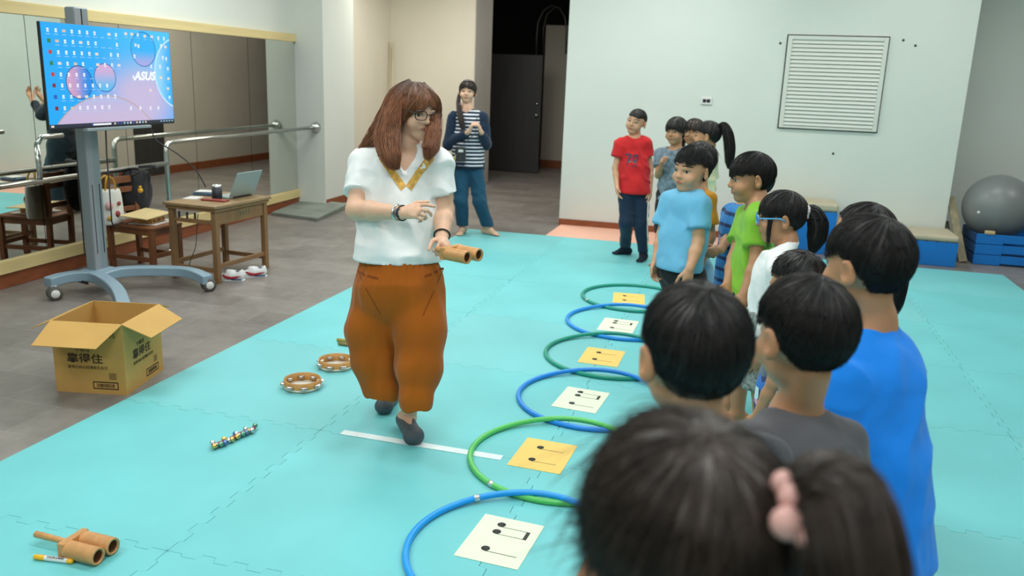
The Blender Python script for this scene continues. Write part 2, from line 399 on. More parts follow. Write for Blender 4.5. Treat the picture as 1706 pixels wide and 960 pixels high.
for i in range(len(XS)-1):
    for j in range(len(YS)-1):
        x0, x1, y0, y1 = XS[i], XS[i+1], YS[j], YS[j+1]
        n_ = 17; sides = []
        for (p, q, toothed, inn) in (((x0, y0), (x1, y0), j > 0, (0, 1)), ((x1, y0), (x1, y1), i < len(XS)-2, (-1, 0)), ((x0, y1), (x1, y1), j < len(YS)-2, (0, -1)), ((x0, y0), (x0, y1), i > 0, (1, 0))):
            e = (teeth(p, q, n_, .030) if toothed else [np.array(p, float)])+[np.array(q, float)]
            sides.append(([v_+np.array(inn)*GAP for v_ in e], inn))
        tile = MB()
        cx_, cy_ = (x0+x1)/2, (y0+y1)/2
        ins = .022; bx0, bx1, by0, by1 = x0+ins-cx_, x1-ins-cx_, y0+ins-cy_, y1-ins-cy_
        tile.add([(bx0, by0, 0), (bx1, by0, 0), (bx1, by1, 0), (bx0, by1, 0)], [(0, 1, 2, 3)])
        for si, (e, inn) in enumerate(sides):
            E_ = [(v_[0]-cx_, v_[1]-cy_) for v_ in e]; I_ = [(min(max(v_[0], bx0), bx1), min(max(v_[1], by0), by1)) for v_ in E_]
            k = len(E_); vs = [(*v_, 0) for v_ in E_]+[(*v_, 0) for v_ in I_]+[(*v_, FL+.0005) for v_ in E_]
            for m_ in range(k-1):
                f1, f2 = (m_, m_+1, k+m_+1, k+m_), (m_+1, m_, 2*k+m_, 2*k+m_+1)
                if si >= 2: f1, f2 = f1[::-1], f2[::-1]
                tile.add([vs[q_] for q_ in f1], [(0, 1, 2, 3)]); tile.add([vs[q_] for q_ in f2], [(0, 1, 2, 3)])
        o = tile.build('mat_tile', M_teal if (i*3+j*5) % 4 else M_teal2, loc=(cx_, cy_, 0))
        tag(o, 'turquoise interlocking foam floor mat tile under the class', 'mat tile', 'turquoise foam mat tiles')
for i in range(2):
    x0 = -2.0+i*1.0
    o = MB().box((0, 0, 0), (.998, 9.384-8.624, .011)).build('mat_tile', M_pink, loc=(x0+.5, (9.384+8.624)/2, FL+.006))
    tag(o, 'salmon pink foam mat strip between the turquoise mat and the back wall', 'mat tile', 'salmon mat strips')
tape = MB(); A = G(570, 720, .001); Bq = G(836, 763, .001); tv = (Bq-A)/np.linalg.norm(Bq-A); tn = np.array([-tv[1], tv[0], 0])*.024
tape.add([A-tn, Bq-tn, Bq+tn, A+tn, A-tn+(0, 0, .0006), Bq-tn+(0, 0, .0006), Bq+tn+(0, 0, .0006), A+tn+(0, 0, .0006)], [(0, 3, 2, 1), (4, 5, 6, 7), (0, 1, 5, 4), (1, 2, 6, 5), (2, 3, 7, 6), (3, 0, 4, 7)])
tag(tape.build('floor_tape', mat('white_tape', (.74, .86, .87), .4, var=.06, scale=14)), 'strip of white tape stuck across the mat under the walking adult', 'tape')

# ---------------------------------------------------------------- ballet barre
OFF = float((PY(527, 212, PYF)-M0) @ MN)
fl = PY(527, 212, PYF)
rail = thing('ballet_barre', 'steel handrail along the mirror with a lower rail and round wall flange', 'handrail', (fl[0], fl[1], FL))
RR = .021
zt = fl[2]
pt = MP(276, 243, OFF); sp = float((pt-M0) @ MT); sf = float((fl-M0) @ MT)
def rp(s, z): return np.array(mw(s, OFF, z))
par(MB().tube([rp(sf, zt), rp(sp+.08, zt), rp(sp+.03, zt-.012), rp(sp+.005, zt-.04), rp(sp, zt-.09), rp(sp, .4), rp(sp, FL)], RR, 14).build('upper_rail', M_steel), rail)
zl = float(MP(266, 274, OFF)[2]); 
par(MB().tube([rp(sp, zl), rp(sp-2.5, zl), rp(-4, zl)], RR, 14).build('lower_rail', M_steel), rail)
par(MB().lathe([(.0, -.06), (.03, -.058), (.04, -.045), (.055, -.03), (.062, -.008), (.062, 0)], fl, (0, 1, 0), 20).build('wall_flange', M_steel), rail)
for s in (-1.2, -3.2):
    par(MB().tube([rp(s, zl), rp(s, FL)], RR, 14).build('rail_post', M_steel), rail)
par(MB().tube([rp(sp-1.45, zl+.26), rp(sp-1.4, zl+.31), rp(sp-1.2, zl+.31)], RR*.9, 10).tube([rp(sp-1.45, zl+.26), rp(sp-1.45, zl)], RR*.9, 10).build('rail_end', M_steel), rail)
par(MB().lathe([(.03, 0), (.045, .004), (.045, .012), (.022, .018)], rp(sp, FL), (0, 0, 1), 16).build('floor_flange', M_steel), rail)

# ---------------------------------------------------------------- ramp panel by the pillar
A, B, C_ = G(452, 359, FL), G(529, 369, FL), G(581, 347, FL); Dd = A+(C_-B)
h1, h0 = float(up(C_, 339)), .025
ra = MB(); V = [A, B, C_, Dd]
ra.add([(p[0], p[1], FL+.001) for p in V]+[(A[0], A[1], h0), (B[0], B[1], h0), (C_[0], C_[1], h1), (Dd[0], Dd[1], h1)],
       [(0, 3, 2, 1), (4, 5, 6, 7), (0, 1, 5, 4), (1, 2, 6, 5), (2, 3, 7, 6), (3, 0, 4, 7)])
tag(ra.build('ramp_wedge', mat('worn_ramp', '#7d857c', .7, var=.28, scale=3.5), bevel=.004), 'worn grey-green wedge ramp on the floor by the white pillar', 'ramp')

# ---------------------------------------------------------------- vault boxes, ball, boards
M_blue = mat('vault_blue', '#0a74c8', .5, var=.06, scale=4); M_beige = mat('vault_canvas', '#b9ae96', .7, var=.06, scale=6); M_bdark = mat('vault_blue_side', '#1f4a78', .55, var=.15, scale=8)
def vault(x0, x1, y0, y1, h, label, cap=.065):
    t = thing('vault_box', label, 'vault box', ((x0+x1)/2, (y0+y1)/2, FL))
    par(MB().box2((x0, y0, FL), (x1, y1, h-cap)).build('box_body', M_blue, bevel=.006), t)
    par(MB().box2((x0-.006, y0-.006, h-cap), (x1+.006, y1+.006, h)).build('padded_top', M_beige, bevel=.03, seg=4), t)
    n = int((x1-x0)/.085)
    k = MB()
    for i in range(n+1): k.sphere((x0+.02+i*(x1-x0-.04)/n, y0-.007, h-cap+.004), (.006, .004, .006), 8)
    par(k.build('upholstery_tacks', M_black), t)
    return t
pv = G(1591, 446, FL); hv = float(up(pv, 395))
vault(1.03, float(pv[0]), float(pv[1]), 9.36, hv, 'long low blue vault box with beige padded top by the back wall')
xt = float(PY(1397, 345, 8.95)[0]); vault(xt-.85, xt, 8.95, 9.37, float(PY(1385, 335, 9.2)[2]), 'taller blue vault box with beige top behind the children', .085)
pv2 = G(1620, 440, FL); h2 = float(up(pv2, 389)); vx, vy = float(pv2[0]), float(pv2[1])
t = thing('vault_stack', 'open-topped blue slatted vault frame under the grey ball', 'vault box', (vx+.7, vy+.35, FL))
tier = (h2-FL)/3
for i in range(3):
    z0 = FL+i*tier+.004; z1 = z0+tier-.006; m_ = MB(); w = .025; X1 = vx+1.5; Y1 = vy+.62
    m_.box2((vx, vy, z0+(.0 if i else .0)), (vx+.24, vy+w, z1)); m_.box2((X1-.24, vy, z0), (X1, vy+w, z1)); m_.box2((vx+.24, vy, z0+.018), (X1-.24, vy+w, z1))
    m_.box2((vx, Y1-w, z0), (X1, Y1, z1)); m_.box2((X1-w, vy+w, z0), (X1, Y1-w, z1))
    par(m_.build('vault_tier', M_blue, bevel=.003), t)
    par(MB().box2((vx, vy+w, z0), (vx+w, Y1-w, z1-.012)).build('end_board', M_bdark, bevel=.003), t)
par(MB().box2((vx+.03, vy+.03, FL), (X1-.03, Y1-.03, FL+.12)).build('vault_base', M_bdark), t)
bc = D(1662, 345, 8.50); br_ = 53.5/FPX*8.50
o = MB().sphere((0, 0, 0), br_, 48).build('exercise_ball', mat('ball_grey', (.20, .215, .215), .36, spec=.5, bump=.04, bscale=90), loc=bc)
tag(o, 'large grey exercise ball resting in the open blue vault frame', 'ball')
MB().lathe([(0, .004), (.012, .003), (.014, -.004)], D(1630, 354, 8.50-br_*.80)-bc, (-.55, -.8, 0), 10).build('valve_plug', M_white, o)
bo = MB(); 
p1 = np.array([xR+.02, BY-.02, float(PY(1581, 330, BY)[2])]); 
o = MB().bar((xR+.16, vy+.02, FL+.01), (xR+.035, BY+.12, p1[2]), .075, .022, upv=(0, 1, 0)).build('wooden_plank', mat('weathered_wood', '#8d8468', .7, var=.2, scale=6, stretch=(6, 6, .6)), bevel=.003)
tag(o, 'weathered plank leaning on the wall corner beside the grey ball', 'plank')
o = MB().bar((xR+.07, vy+.12, FL+.01), (xR+.045, BY+.2, p1[2]*.55), .05, .02, upv=(0, 1, 0)).build('wooden_plank', MATS['weathered_wood'], bevel=.003)
tag(o, 'short dark plank leaning behind the taller plank by the grey ball', 'plank')
q = PY(1607, 373, vy+.35)
o = MB().sphere((0, 0, 0), (.05, .05, .04), 14).build('rolled_cloth', mat('dark_cloth', (.03, .03, .03), .8), loc=(vx+.06, vy+.4, h2+.028)); tag(o, 'small dark bundle on the rim of the blue vault frame', 'bundle')
o = MB().box((0, 0, 0), (.09, .05, .035)).build('wood_block', mat('pale_block', '#c6b184', .6), loc=(vx+.11, vy+.016, h2+.014), bevel=.01); tag(o, 'pale block on the front rim of the blue vault frame', 'block')
# ================================================================ display on its rolling stand
M_cart = mat('cart_blue_grey', '#8aa4b4', .4, .1, var=.05, scale=4); M_cartd = mat('cart_side_blue', '#7795ad', .42); M_col = mat('column_grey', '#8b979c', .4, .2)
M_rub = mat('caster_rubber', '#55534f', .6)
K = 1.08
pole = G(163, 447, .14*K); pole = np.array([pole[0], pole[1], FL])
A = D(64, 33, 4.85*K); B = D(281, 57, 5.85*K); C2 = D(292, 209, 5.85*K); D2 = D(82, 216, 4.85*K)
ctr = (A+B+C2+D2)/4; e1 = (B-A)+(C2-D2); e1[2] = 0; TW = np.linalg.norm(e1)/2; e1 /= np.linalg.norm(e1)
TH = (A[2]-D2[2]+B[2]-C2[2])/2
e3 = np.array([e1[1], -e1[0], 0.0])
if e3 @ (CAM-ctr) < 0: e3 = -e3                # screen normal
stand = thing('display_stand', 'large flat display showing a blue desktop, on a grey rolling floor stand', 'display', pole)
FT = frame_matrix(ctr, e1, (0, 0, 1))         # local x right along the screen, y up, z out of the screen
ZS = 1 if (np.array(FT.col[2][:3]) @ e3) > 0 else -1
def tvb(mb, a, b, mi=0):                       # box in screen space (x right, y up, d out towards the viewer)
    tmp = MB().box2((a[0], a[1], a[2]*ZS), (b[0], b[1], b[2]*ZS)); mb.add([tuple(FT @ Vector(p)) for p in tmp.v], tmp.f, mi); return mb
hw, hh_ = TW/2, TH/2
par(tvb(MB(), (-hw, -hh_, -.022), (hw, hh_, 0)).build('display_housing', M_black, bevel=.004), stand)
zb = .006
SCR = np.array
# wallpaper: one emissive panel with a procedural picture
def wallpaper():
    m = bpy.data.materials.new('desktop_wallpaper'); m.use_nodes = True; nt = m.node_tree; b = nt.nodes['Principled BSDF']
    L = nt.links.new
    tc = nt.nodes.new('ShaderNodeTexCoord'); sx = nt.nodes.new('ShaderNodeSeparateXYZ'); L(tc.outputs['UV'], sx.inputs[0])
    def math_(op, a, b_=None):
        n = nt.nodes.new('ShaderNodeMath'); n.operation = op
        for k, v in enumerate((a, b_)):
            if v is None: continue
            if isinstance(v, (int, float)): n.inputs[k].default_value = v
            else: L(v, n.inputs[k])
        return n.outputs[0]
    def mix(f, a, b_):
        n = nt.nodes.new('ShaderNodeMix'); n.data_type = 'RGBA'
        L(f, n.inputs['Factor'])
        for k, v in (('A', a), ('B', b_)):
            if isinstance(v, tuple): n.inputs[k].default_value = (*v, 1)
            else: L(v, n.inputs[k])
        return n.outputs['Result']
    def sstep(v, lo, hi):
        n = nt.nodes.new('ShaderNodeMapRange'); n.interpolation_type = 'SMOOTHSTEP'
        L(v, n.inputs[0]); n.inputs[1].default_value = lo; n.inputs[2].default_value = hi; return n.outputs[0]
    u, v = sx.outputs[0], sx.outputs[1]
    def dist(cx, cy): return math_('SQRT', math_('ADD', math_('POWER', math_('MULTIPLY', math_('SUBTRACT', u, cx), 1.72), 2.0), math_('POWER', math_('SUBTRACT', v, cy), 2.0)))
    blue, sky, pink = lin('#18a4f0'), lin('#45bdf2'), lin('#c0b4d6')
    col = mix(sstep(dist(.72, .30), .75, .15), blue, pink)
    col = mix(sstep(v, .35, .9), col, mix(sstep(u, .2, .9), blue, sky))
    def bubble(col, cx, cy, r, inner, rim, w=.012):
        d = dist(cx, cy)
        c2 = mix(sstep(d, r+.004, r-.004), col, inner)
        band = math_('MULTIPLY', sstep(d, r-w, r-w*.3), sstep(d, r+w*.3, r))
        return mix(band, c2, rim)
    g1 = mix(sstep(v, .05, .50), lin('#c3b2d2'), lin('#9fb6e4'))
    col = bubble(col, .42, -.55, .86, g1, lin('#b79a8e'))
    g2 = mix(sstep(u, .17, .30), lin('#c89bc0'), lin('#2286dd'))
    col = bubble(col, .235, .44, .165, g2, lin('#1c4f8e'))
    g3 = mix(sstep(v, .36, .62), lin('#52b4e6'), lin('#cfa6cf'))
    col = bubble(col, .43, .49, .145, g3, lin('#2a68ae'))
    g4 = mix(sstep(v, .62, .80), lin('#a3a4dc'), lin('#27adf0'))
    col = bubble(col, .76, .80, .185, g4, lin('#2470b4'))
    g5 = mix(sstep(u, .86, 1.0), lin('#8fd0f4'), lin('#2aa9ee'))
    col = bubble(col, 1.08, .55, .40, g5, lin('#bfe6fa'), .02)
    b.inputs['Base Color'].default_value = (.01, .01, .012, 1); b.inputs['Roughness'].default_value = .25
    L(col, b.inputs['Emission Color']); b.inputs['Emission Strength'].default_value = 1.08
    return m
def scr_pt(u, v, d=0.0): return FT @ Vector(((u-.5)*(TW-2*zb), (v-.5)*(TH-2*zb)+.004, d*ZS))
pan = MB().quad(scr_pt(0, 0, .0012), scr_pt(1, 0, .0012), scr_pt(1, 1, .0012), scr_pt(0, 1, .0012))
po = pan.build('screen', wallpaper()); uvl = po.data.uv_layers.new(name='UVMap')
for li, uv in enumerate(((0, 0), (1, 0), (1, 1), (0, 1))): uvl.data[li].uv = uv
par(po, stand)
ic = MB(); rnd = random.Random(4)
def icon(u, v, mi, w=.017, h=.034):
    ic.add([scr_pt(u-w/2, v-h/2, .0022), scr_pt(u+w/2, v-h/2, .0022), scr_pt(u+w/2, v+h/2, .0022), scr_pt(u-w/2, v+h/2, .0022)], [(0, 1, 2, 3)], mi)
def doc(u, v):
    icon(u, v, 0, .014, .036); icon(u+.001, v-.002, 3, .006, .010)
rows = [(.93, 10), (.83, 10), (.725, 10), (.62, 10), (.515, 6), (.41, 9), (.30, 9), (.19, 8)]
for r_i, (v_, n_) in enumerate(rows):
    for k in range(n_):
        u_ = .045+k*.055+.002*r_i
        if r_i in (1, 2, 3, 4, 5, 6, 7) and k == 0: icon(u_, v_, rnd.choice((3, 4, 5, 6)), .022, .038); continue
        if rnd.random() < .22: icon(u_, v_, rnd.choice((1, 2, 1)), .024, .026)
        elif rnd.random() < .9: doc(u_, v_)
        icon(u_, v_-.038, 7, .03, .005)
for (u_, v_) in ((.62, .95), (.67, .95), (.72, .95), (.78, .94), (.84, .94), (.90, .93), (.95, .93), (.92, .85), (.96, .84), (.93, .72), (.96, .71), (.90, .62), (.97, .60), (.90, .5), (.97, .49), (.96, .38), (.97, .28), (.66, .50), (.82, .62), (.80, .36), (.62, .17), (.70, .17), (.79, .165), (.86, .165)):
    (icon(u_, v_, 1, .022, .028) if rnd.random() < .55 else doc(u_, v_)); icon(u_, v_-.036, 7, .026, .004)
doc(.72, .83); icon(.695, .84, 1); doc(.68, .72)
ic.add([scr_pt(0, 0, .002), scr_pt(1, 0, .002), scr_pt(1, .035, .002), scr_pt(0, .035, .002)], [(0, 1, 2, 3)], 8)
icon(.38, .017, 0, .14, .018); icon(.305, .017, 3, .012, .018)
for k in range(11): icon(.48+k*.026, .017, rnd.choice((0, 1, 3, 7)), .012, .018)
for k in range(5): icon(.88+k*.025, .017, 7, .012, .012)
icon(.02, .017, 1, .02, .02)
par(ic.build('desktop_icons', [emis('icon_white', '#f4fbff'), emis('icon_cream', '#e9dccb'), emis('icon_tan', '#d3c2a8'), emis('icon_blue', '#2c55b8'), emis('icon_green', '#2f7f4a'), emis('icon_red', '#c23a3a'), emis('icon_maroon', '#7c2230'), emis('icon_text', '#a9d5f0'), emis('taskbar', '#242a3c')]), stand)
lc = scr_pt(.755, .51, .0023)
par(text_mesh('desktop_logo', 'ASUS', .080, MATS['icon_white'], None, frame_matrix(lc, e1, (0, 0, 1)) @ Matrix.Scale(1.12, 4, (1, 0, 0)), .0002, .0035, shear=.25), stand)
tvb_l = tvb(MB(), (-.30, -hh_-.02, -.05), (.30, -hh_, .03)); par(tvb_l.build('sound_bar', mat('lip_grey', '#9aa4a8', .35, .4), bevel=.004), stand)
# column, base arms, casters
ptop = float(up(pole, 12))
cw_ = .118*K
colM = Matrix(((e1[0], e3[0], 0), (e1[1], e3[1], 0), (0, 0, 1)))
cm = MB(); cm.box((pole[0], pole[1], (ptop+.1)/2), (cw_, .085, ptop-.1), rot=colM)
par(cm.build('column', M_col, bevel=.012), stand)
cp = np.array([pole[0], pole[1], 0])
for sx_ in (-.26, .26):
    g_ = cp+e3*.0432+e1*cw_*sx_; par(MB().box((g_[0], g_[1], .52), (.006, .004, .5), rot=colM).build('column_slot', M_black), stand)
g_ = cp+e3*.043; par(MB().box((g_[0], g_[1], ptop-.09), (.008, .004, .16), rot=colM).build('column_slot', M_black), stand)
face = MB(); g_ = cp+e3*.0425+e1*(-cw_*.27); face.box((g_[0], g_[1], (ptop+.1)/2), (cw_*.42, .003, ptop-.14), rot=colM)
par(face.build('column_facing', mat('column_lilac', '#9a9da3', .4, .2)), stand)
mount = MB(); q = ctr-e3*.045
mount.bar(tuple(q), (cp[0], cp[1], ctr[2]), .30, .22); par(mount.build('display_mount', M_black), stand)
def arm(path, name, w=.085, hgt=.07):
    P = [G(x, y, z) for (x, y, z) in path]
    # densify
    Q = []
    for i in range(len(P)-1):
        for k in range(5):
            t_ = k/5; p0 = P[max(i-1, 0)]; p1 = P[i]; p2 = P[i+1]; p3 = P[min(i+2, len(P)-1)]
            Q.append(.5*((2*p1)+(-p0+p2)*t_+(2*p0-5*p1+4*p2-p3)*t_**2+(-p0+3*p1-3*p2+p3)*t_**3))
    Q.append(P[-1]); Q = np.array(Q); n_ = len(Q); vs = []; fs = []
    for i in range(n_):
        d = Q[min(i+1, n_-1)]-Q[max(i-1, 0)]; d[2] = 0; d /= np.linalg.norm(d); s = np.array([d[1], -d[0], 0])*w/2
        hq = hgt
        for (a_, zz) in ((1, 0), (1, -hq), (-1, -hq), (-1, 0)): vs.append(Q[i]+s*a_+np.array([0, 0, zz]))
    for i in range(n_-1):
        for k in range(4): fs.append((i*4+k, i*4+(k+1) % 4, (i+1)*4+(k+1) % 4, (i+1)*4+k))
    fs.append((3, 2, 1, 0)); fs.append(tuple((n_-1)*4+k for k in range(4)))
    o = MB().add(vs, fs).build(name, M_cart, bevel=.01, seg=3); par(o, stand); return P
z1_ = .135*K
PA = arm([(78, 463, z1_-.012), (106, 455, z1_), (138, 452, z1_+.008), (162, 454.5, z1_+.008), (184, 467, z1_+.004), (198, 483, z1_-.004), (206, 505, z1_-.02)], 'base_arm')
PB = arm([(165, 455, z1_+.008), (198, 446, z1_+.008), (242, 443.5, z1_+.006), (296, 444.5, z1_), (324, 449, z1_-.006), (346, 459, z1_-.03)], 'base_arm')
hb = np.array(PA[2]); 
par(MB().box((pole[0], pole[1], z1_-.03), (.2, .16, .075), rot=colM).build('base_hub', M_cart, bevel=.02, seg=3), stand)
def caster(p):
    r = .046*K
    ax = np.array([.82, -.57, 0])
    for s in (-.022, .022):
        c_ = (p[0]+ax[0]*s, p[1]+ax[1]*s, FL+r)
        w_ = MB().lathe([(.0, -.011), (r*.6, -.011), (r, -.008), (r, .008), (r*.6, .011), (0, .011)], c_, ax, 22); w_o = par(w_.build('caster_wheel', M_rub), stand)
        hub = MB().lathe([(0, -.014), (r*.55, -.013), (r*.6, -.01), (r*.6, .01), (r*.55, .013), (0, .014)], c_, ax, 18).build('wheel_hub', M_white); 
        hub.matrix_parent_inverse = Matrix.Identity(4)
        hub.parent = w_o
    par(MB().lathe([(.0, FL+r*1.6), (.02, FL+r*1.6), (.02, z1_-.05), (0, z1_-.05)], (p[0], p[1], 0), (0, 0, 1), 12).box((p[0], p[1], FL+r*1.85), (.035, .035, .03)).build('caster_fork', MATS['lip_grey']), stand)
tipL = G(92, 500, FL); tipR = G(348, 485, FL); tipF = np.array([PA[-1][0], PA[-1][1], 0])
for p in (tipL, tipR, tipF): caster(p)
par(MB().bar(G(124, 466, .085), G(146, 472, .085), .012, .02).build('base_badge', M_black), stand)

# ---------------------------------------------------------------- cables
M_cable = mat('black_cable', (.01, .01, .011), .5)
def spline(P, n=8):
    P = [np.array(p, float) for p in P]; Q = []
    for i in range(len(P)-1):
        for k in range(n):
            t_ = k/n; p0 = P[max(i-1, 0)]; p1 = P[i]; p2 = P[i+1]; p3 = P[min(i+2, len(P)-1)]
            Q.append(.5*((2*p1)+(-p0+p2)*t_+(2*p0-5*p1+4*p2-p3)*t_**2+(-p0+3*p1-3*p2+p3)*t_**3))
    Q.append(P[-1]); return Q
ddp = depth_of(pole+np.array([0, 0, 1]))
def cable(pts, label, r=.0045):
    o = MB().tube(spline([D(*p) for p in pts]), r, 8).build('power_cable', M_cable); return tag(o, label, 'cable')
cable([(251, 214, 5.75*K), (262, 235, 5.75*K), (295, 256, 5.8*K), (325, 282, 5.85*K), (343, 312, 5.9*K)], 'black cable running from the display down to the desk')
cable([(129, 222, ddp+.09), (129, 270, ddp+.10), (132, 320, ddp+.11), (136, 360, ddp+.12), (140, 410, ddp+.13), (142, 428, ddp+.14)], 'black cable hanging along the mirror side of the stand column', .005)
cable([(176, 216, ddp+.03), (178, 260, ddp+.03), (182, 310, ddp+.03), (185, 352, ddp+.03), (187, 372, ddp+.05), (196, 380, ddp+.12)], 'black cable hanging down between the stand column and the chair', .005)
cable([(330, 356, 6.0*K), (328, 380, 6.0*K), (326, 410, 6.0*K), (318, 432, 6.0*K), (315, 443, 6.0*K)], 'thin cable dangling under the wooden desk', .003)

# ---------------------------------------------------------------- wooden desk and chair
M_wood = mat('desk_wood', '#84623f', .5, var=.22, scale=6, stretch=(1, 1, .35)); M_wood2 = mat('chair_wood', '#7a4a2b', .5, var=.22, scale=6, stretch=(1, 1, .35)); M_woodtop = mat('desk_top_wood', '#8f7450', .45, var=.2, scale=5, stretch=(.4, 2, 1))
dz = .55*K
L_, N_, R_ = G(286, 336, dz), G(362, 347, dz), G(438, 327, dz)
def corner_frame(L, N, R):                    # rectangle through three sighted corners: size, axes, centre, angle
    a1 = math.atan2(R[1]-N[1], R[0]-N[0]); a2 = math.atan2(L[1]-N[1], L[0]-N[0])-math.pi/2
    dlt = (a2-a1+math.pi) % (2*math.pi)-math.pi; a = a1+dlt/2
    return np.linalg.norm((R-N)[:2]), np.linalg.norm((L-N)[:2]), np.array([math.cos(a), math.sin(a), 0]), np.array([-math.sin(a), math.cos(a), 0]), (L+R)/2, a
wr, wl, e_r, e_l, dc, ang = corner_frame(L_, N_, R_)
desk = thing('school_desk', 'small wooden school desk with a laptop on it near the mirror', 'desk', (dc[0], dc[1], FL), ang)
hx, hy = wr/2, wl/2; H_ = dz-FL                # local: x along the side panel (into depth), y towards the mirror
MB().box((0, 0, H_-.011), (wr, wl, .022)).build('tabletop', M_woodtop, desk, bevel=.004)
MB().box((0, 0, H_-.035), (wr-.03, wl-.03, .026)).build('top_frame', M_wood, desk, bevel=.002)
lg = .042
for sx_ in (-1, 1):
    for sy_ in (-1, 1):
        MB().box((sx_*(hx-.05), sy_*(hy-.045), (H_-.05)/2), (lg, lg, H_-.05)).build('leg', M_wood, desk, bevel=.003)
MB().box((0, -hy+.045, H_-.10), (wr-.14, .018, .105)).build('side_panel', M_wood, desk, bevel=.002)
for sy_ in (-1, 1):
    MB().box((0, sy_*(hy-.045), .13), (wr-.14, .022, .035)).build('stretcher', M_wood, desk, bevel=.003)
for sx_ in (1, -1): MB().box((sx_*(hx-.05), 0, .10), (.022, wl-.13, .035)).build('stretcher', M_wood, desk, bevel=.003)
MB().box((-hx+.05, 0, H_-.135), (.02, wl-.12, .03)).build('front_rail', M_wood, desk, bevel=.003)
lt = MB(); rr = random.Random(3)
for k in range(4):
    for j in range(4):
        lt.box((-.005+k*.034+rr.uniform(-.006, .006), -hy+.0355, H_-.095+rr.uniform(-.014, .014)), (.022 if j % 2 else .005, .0012, .004 if j % 2 else .024))
lt.build('faded_lettering', mat('faded_green', '#46604f', .6), desk)
def on_desk(x, y, z=0): return desk.matrix_basis @ Vector((x, y, H_+z))
def desk_local(px, py, z=0.0):
    p = G(px, py, dz+z); d = p-dc; return float(d @ e_r), float(d @ e_l)
bpy.context.view_layer.update()
h0_, h1_ = desk_local(379, 332), desk_local(426, 325)
lx, ly = (h0_[0]+h1_[0])/2, (h0_[1]+h1_[1])/2; lw = min(.32, math.hypot(h1_[0]-h0_[0], h1_[1]-h0_[1])*1.02)
pl = on_desk(lx, ly)
lap = thing('laptop', 'open silver laptop seen from behind its lid on the desk', 'laptop', pl, ang)
M_lap = mat('laptop_silver', '#a9bbbd', .3, .35)
MB().box((0, .078, .009), (lw, .155, .016)).build('keyboard_base', M_lap, lap, bevel=.005)
rotl = Matrix.Rotation(math.radians(24), 3, 'X')
cl = rotl @ Vector((0, 0, .11)); MB().box((0, cl[1]-.0, .012+cl[2]), (lw, .007, .22), rot=rotl).build('laptop_lid', M_lap, lap, bevel=.003)
MB().box((0, .0, .012), (lw*.7, .012, .012)).build('hinge', M_black, lap)
q = desk_local(362, 331); sp_ = thing('portable_speaker', 'black cylinder speaker with a silver top standing on the desk', 'speaker', on_desk(*q), ang)
MB().lathe([(0, 0), (.036, 0), (.04, .004), (.04, .095), (.0, .095)], (0, 0, 0), (0, 0, 1), 24).build('speaker_body', mat('speaker_navy', (.018, .022, .03), .5), sp_)
MB().lathe([(.04, .095), (.039, .103), (.034, .112), (.0, .116)], (0, 0, 0), (0, 0, 1), 24).build('speaker_cap', M_steel, sp_)
q = desk_local(352, 335); tag(MB().box((0, 0, .006), (.07, .21, .012)).build('red_notebook', mat('notebook_red', '#8c3531', .5), loc=on_desk(q[0]+.02, q[1]-.02), rz=ang+.1, bevel=.002), 'dark red notebook lying before the speaker on the desk', 'notebook')
q = desk_local(322, 330); tag(MB().box((0, 0, .002), (.15, .11, .004)).build('paper_sheet', M_white, loc=on_desk(q[0], q[1]), rz=ang+.3), 'loose white paper at the mirror end of the desk', 'paper')
q = desk_local(338, 326); pch = MB(); pch.box((0, 0, .014), (.12, .19, .028)); tag(pch.build('document_pouch', mat('pouch_blue', '#56708f', .5), loc=on_desk(q[0]+.05, q[1]), rz=ang+.2, bevel=.01), 'slate blue pouch under papers behind the speaker', 'pouch')
tag(MB().box((0, 0, .003), (.11, .17, .006)).build('paper_sheet', M_white, loc=on_desk(q[0]+.05, q[1]-.01, .0285), rz=ang+.35), 'white papers lying on the slate blue pouch', 'paper')
for k, nm in enumerate(('dark peg hanging under the front of the desk, nearest the chair', 'dark peg hanging under the front of the desk, the middle one', 'dark peg hanging under the front of the desk, nearest the cable')):
    tag(MB().lathe([(0, 0), (.008, .002), (.009, .045), (0, .05)], (0, 0, 0), (0, 0, 1), 10).build('clothes_peg', mat('peg_dark', '#3b2e27', .6), loc=desk.matrix_basis @ Vector((-hx+.05, hy-.11-k*.075, H_-.119))), nm, 'peg', 'pegs under the desk')

cz = .345*K
L_, F_, R_ = G(183, 371, cz), G(250.6, 382, cz), G(297, 371, cz)
wd, dp, ex, ey, cc, angc = corner_frame(L_, F_, R_)
ch = thing('wooden_chair', 'dark wooden school chair with bags hung on its back, beside the desk', 'chair', (cc[0], cc[1], FL), angc)
hx, hy = wd/2, dp/2; Hc = cz-FL; bt = float(up(cc+ey*hy, 292))-FL
MB().box((0, 0, Hc-.01), (wd, dp, .02)).build('seat', M_wood2, ch, bevel=.004)
MB().box((0, -hy+.03, Hc-.045), (wd-.05, .02, .05)).box((0, hy-.03, Hc-.045), (wd-.05, .02, .05)).box((-hx+.03, 0, Hc-.045), (.02, dp-.05, .05)).box((hx-.03, 0, Hc-.045), (.02, dp-.05, .05)).build('seat_frame', M_wood2, ch, bevel=.002)
for sx_ in (-1, 1):
    MB().box((sx_*(hx-.025), -hy+.025, (Hc-.02)/2), (.042, .042, Hc-.02)).build('leg', M_wood2, ch, bevel=.003)
    MB().bar((sx_*(hx-.025), hy-.025, 0), (sx_*(hx-.025), hy-.005, bt), .042, .036, upv=(0, 1, 0)).build('back_leg', M_wood2, ch, bevel=.003)
    MB().box((sx_*(hx-.025), 0, .12), (.02, dp-.08, .036)).build('stretcher', M_wood2, ch, bevel=.002)
MB().box((0, -hy+.025, .15), (wd-.08, .02, .036)).build('stretcher', M_wood2, ch, bevel=.002)
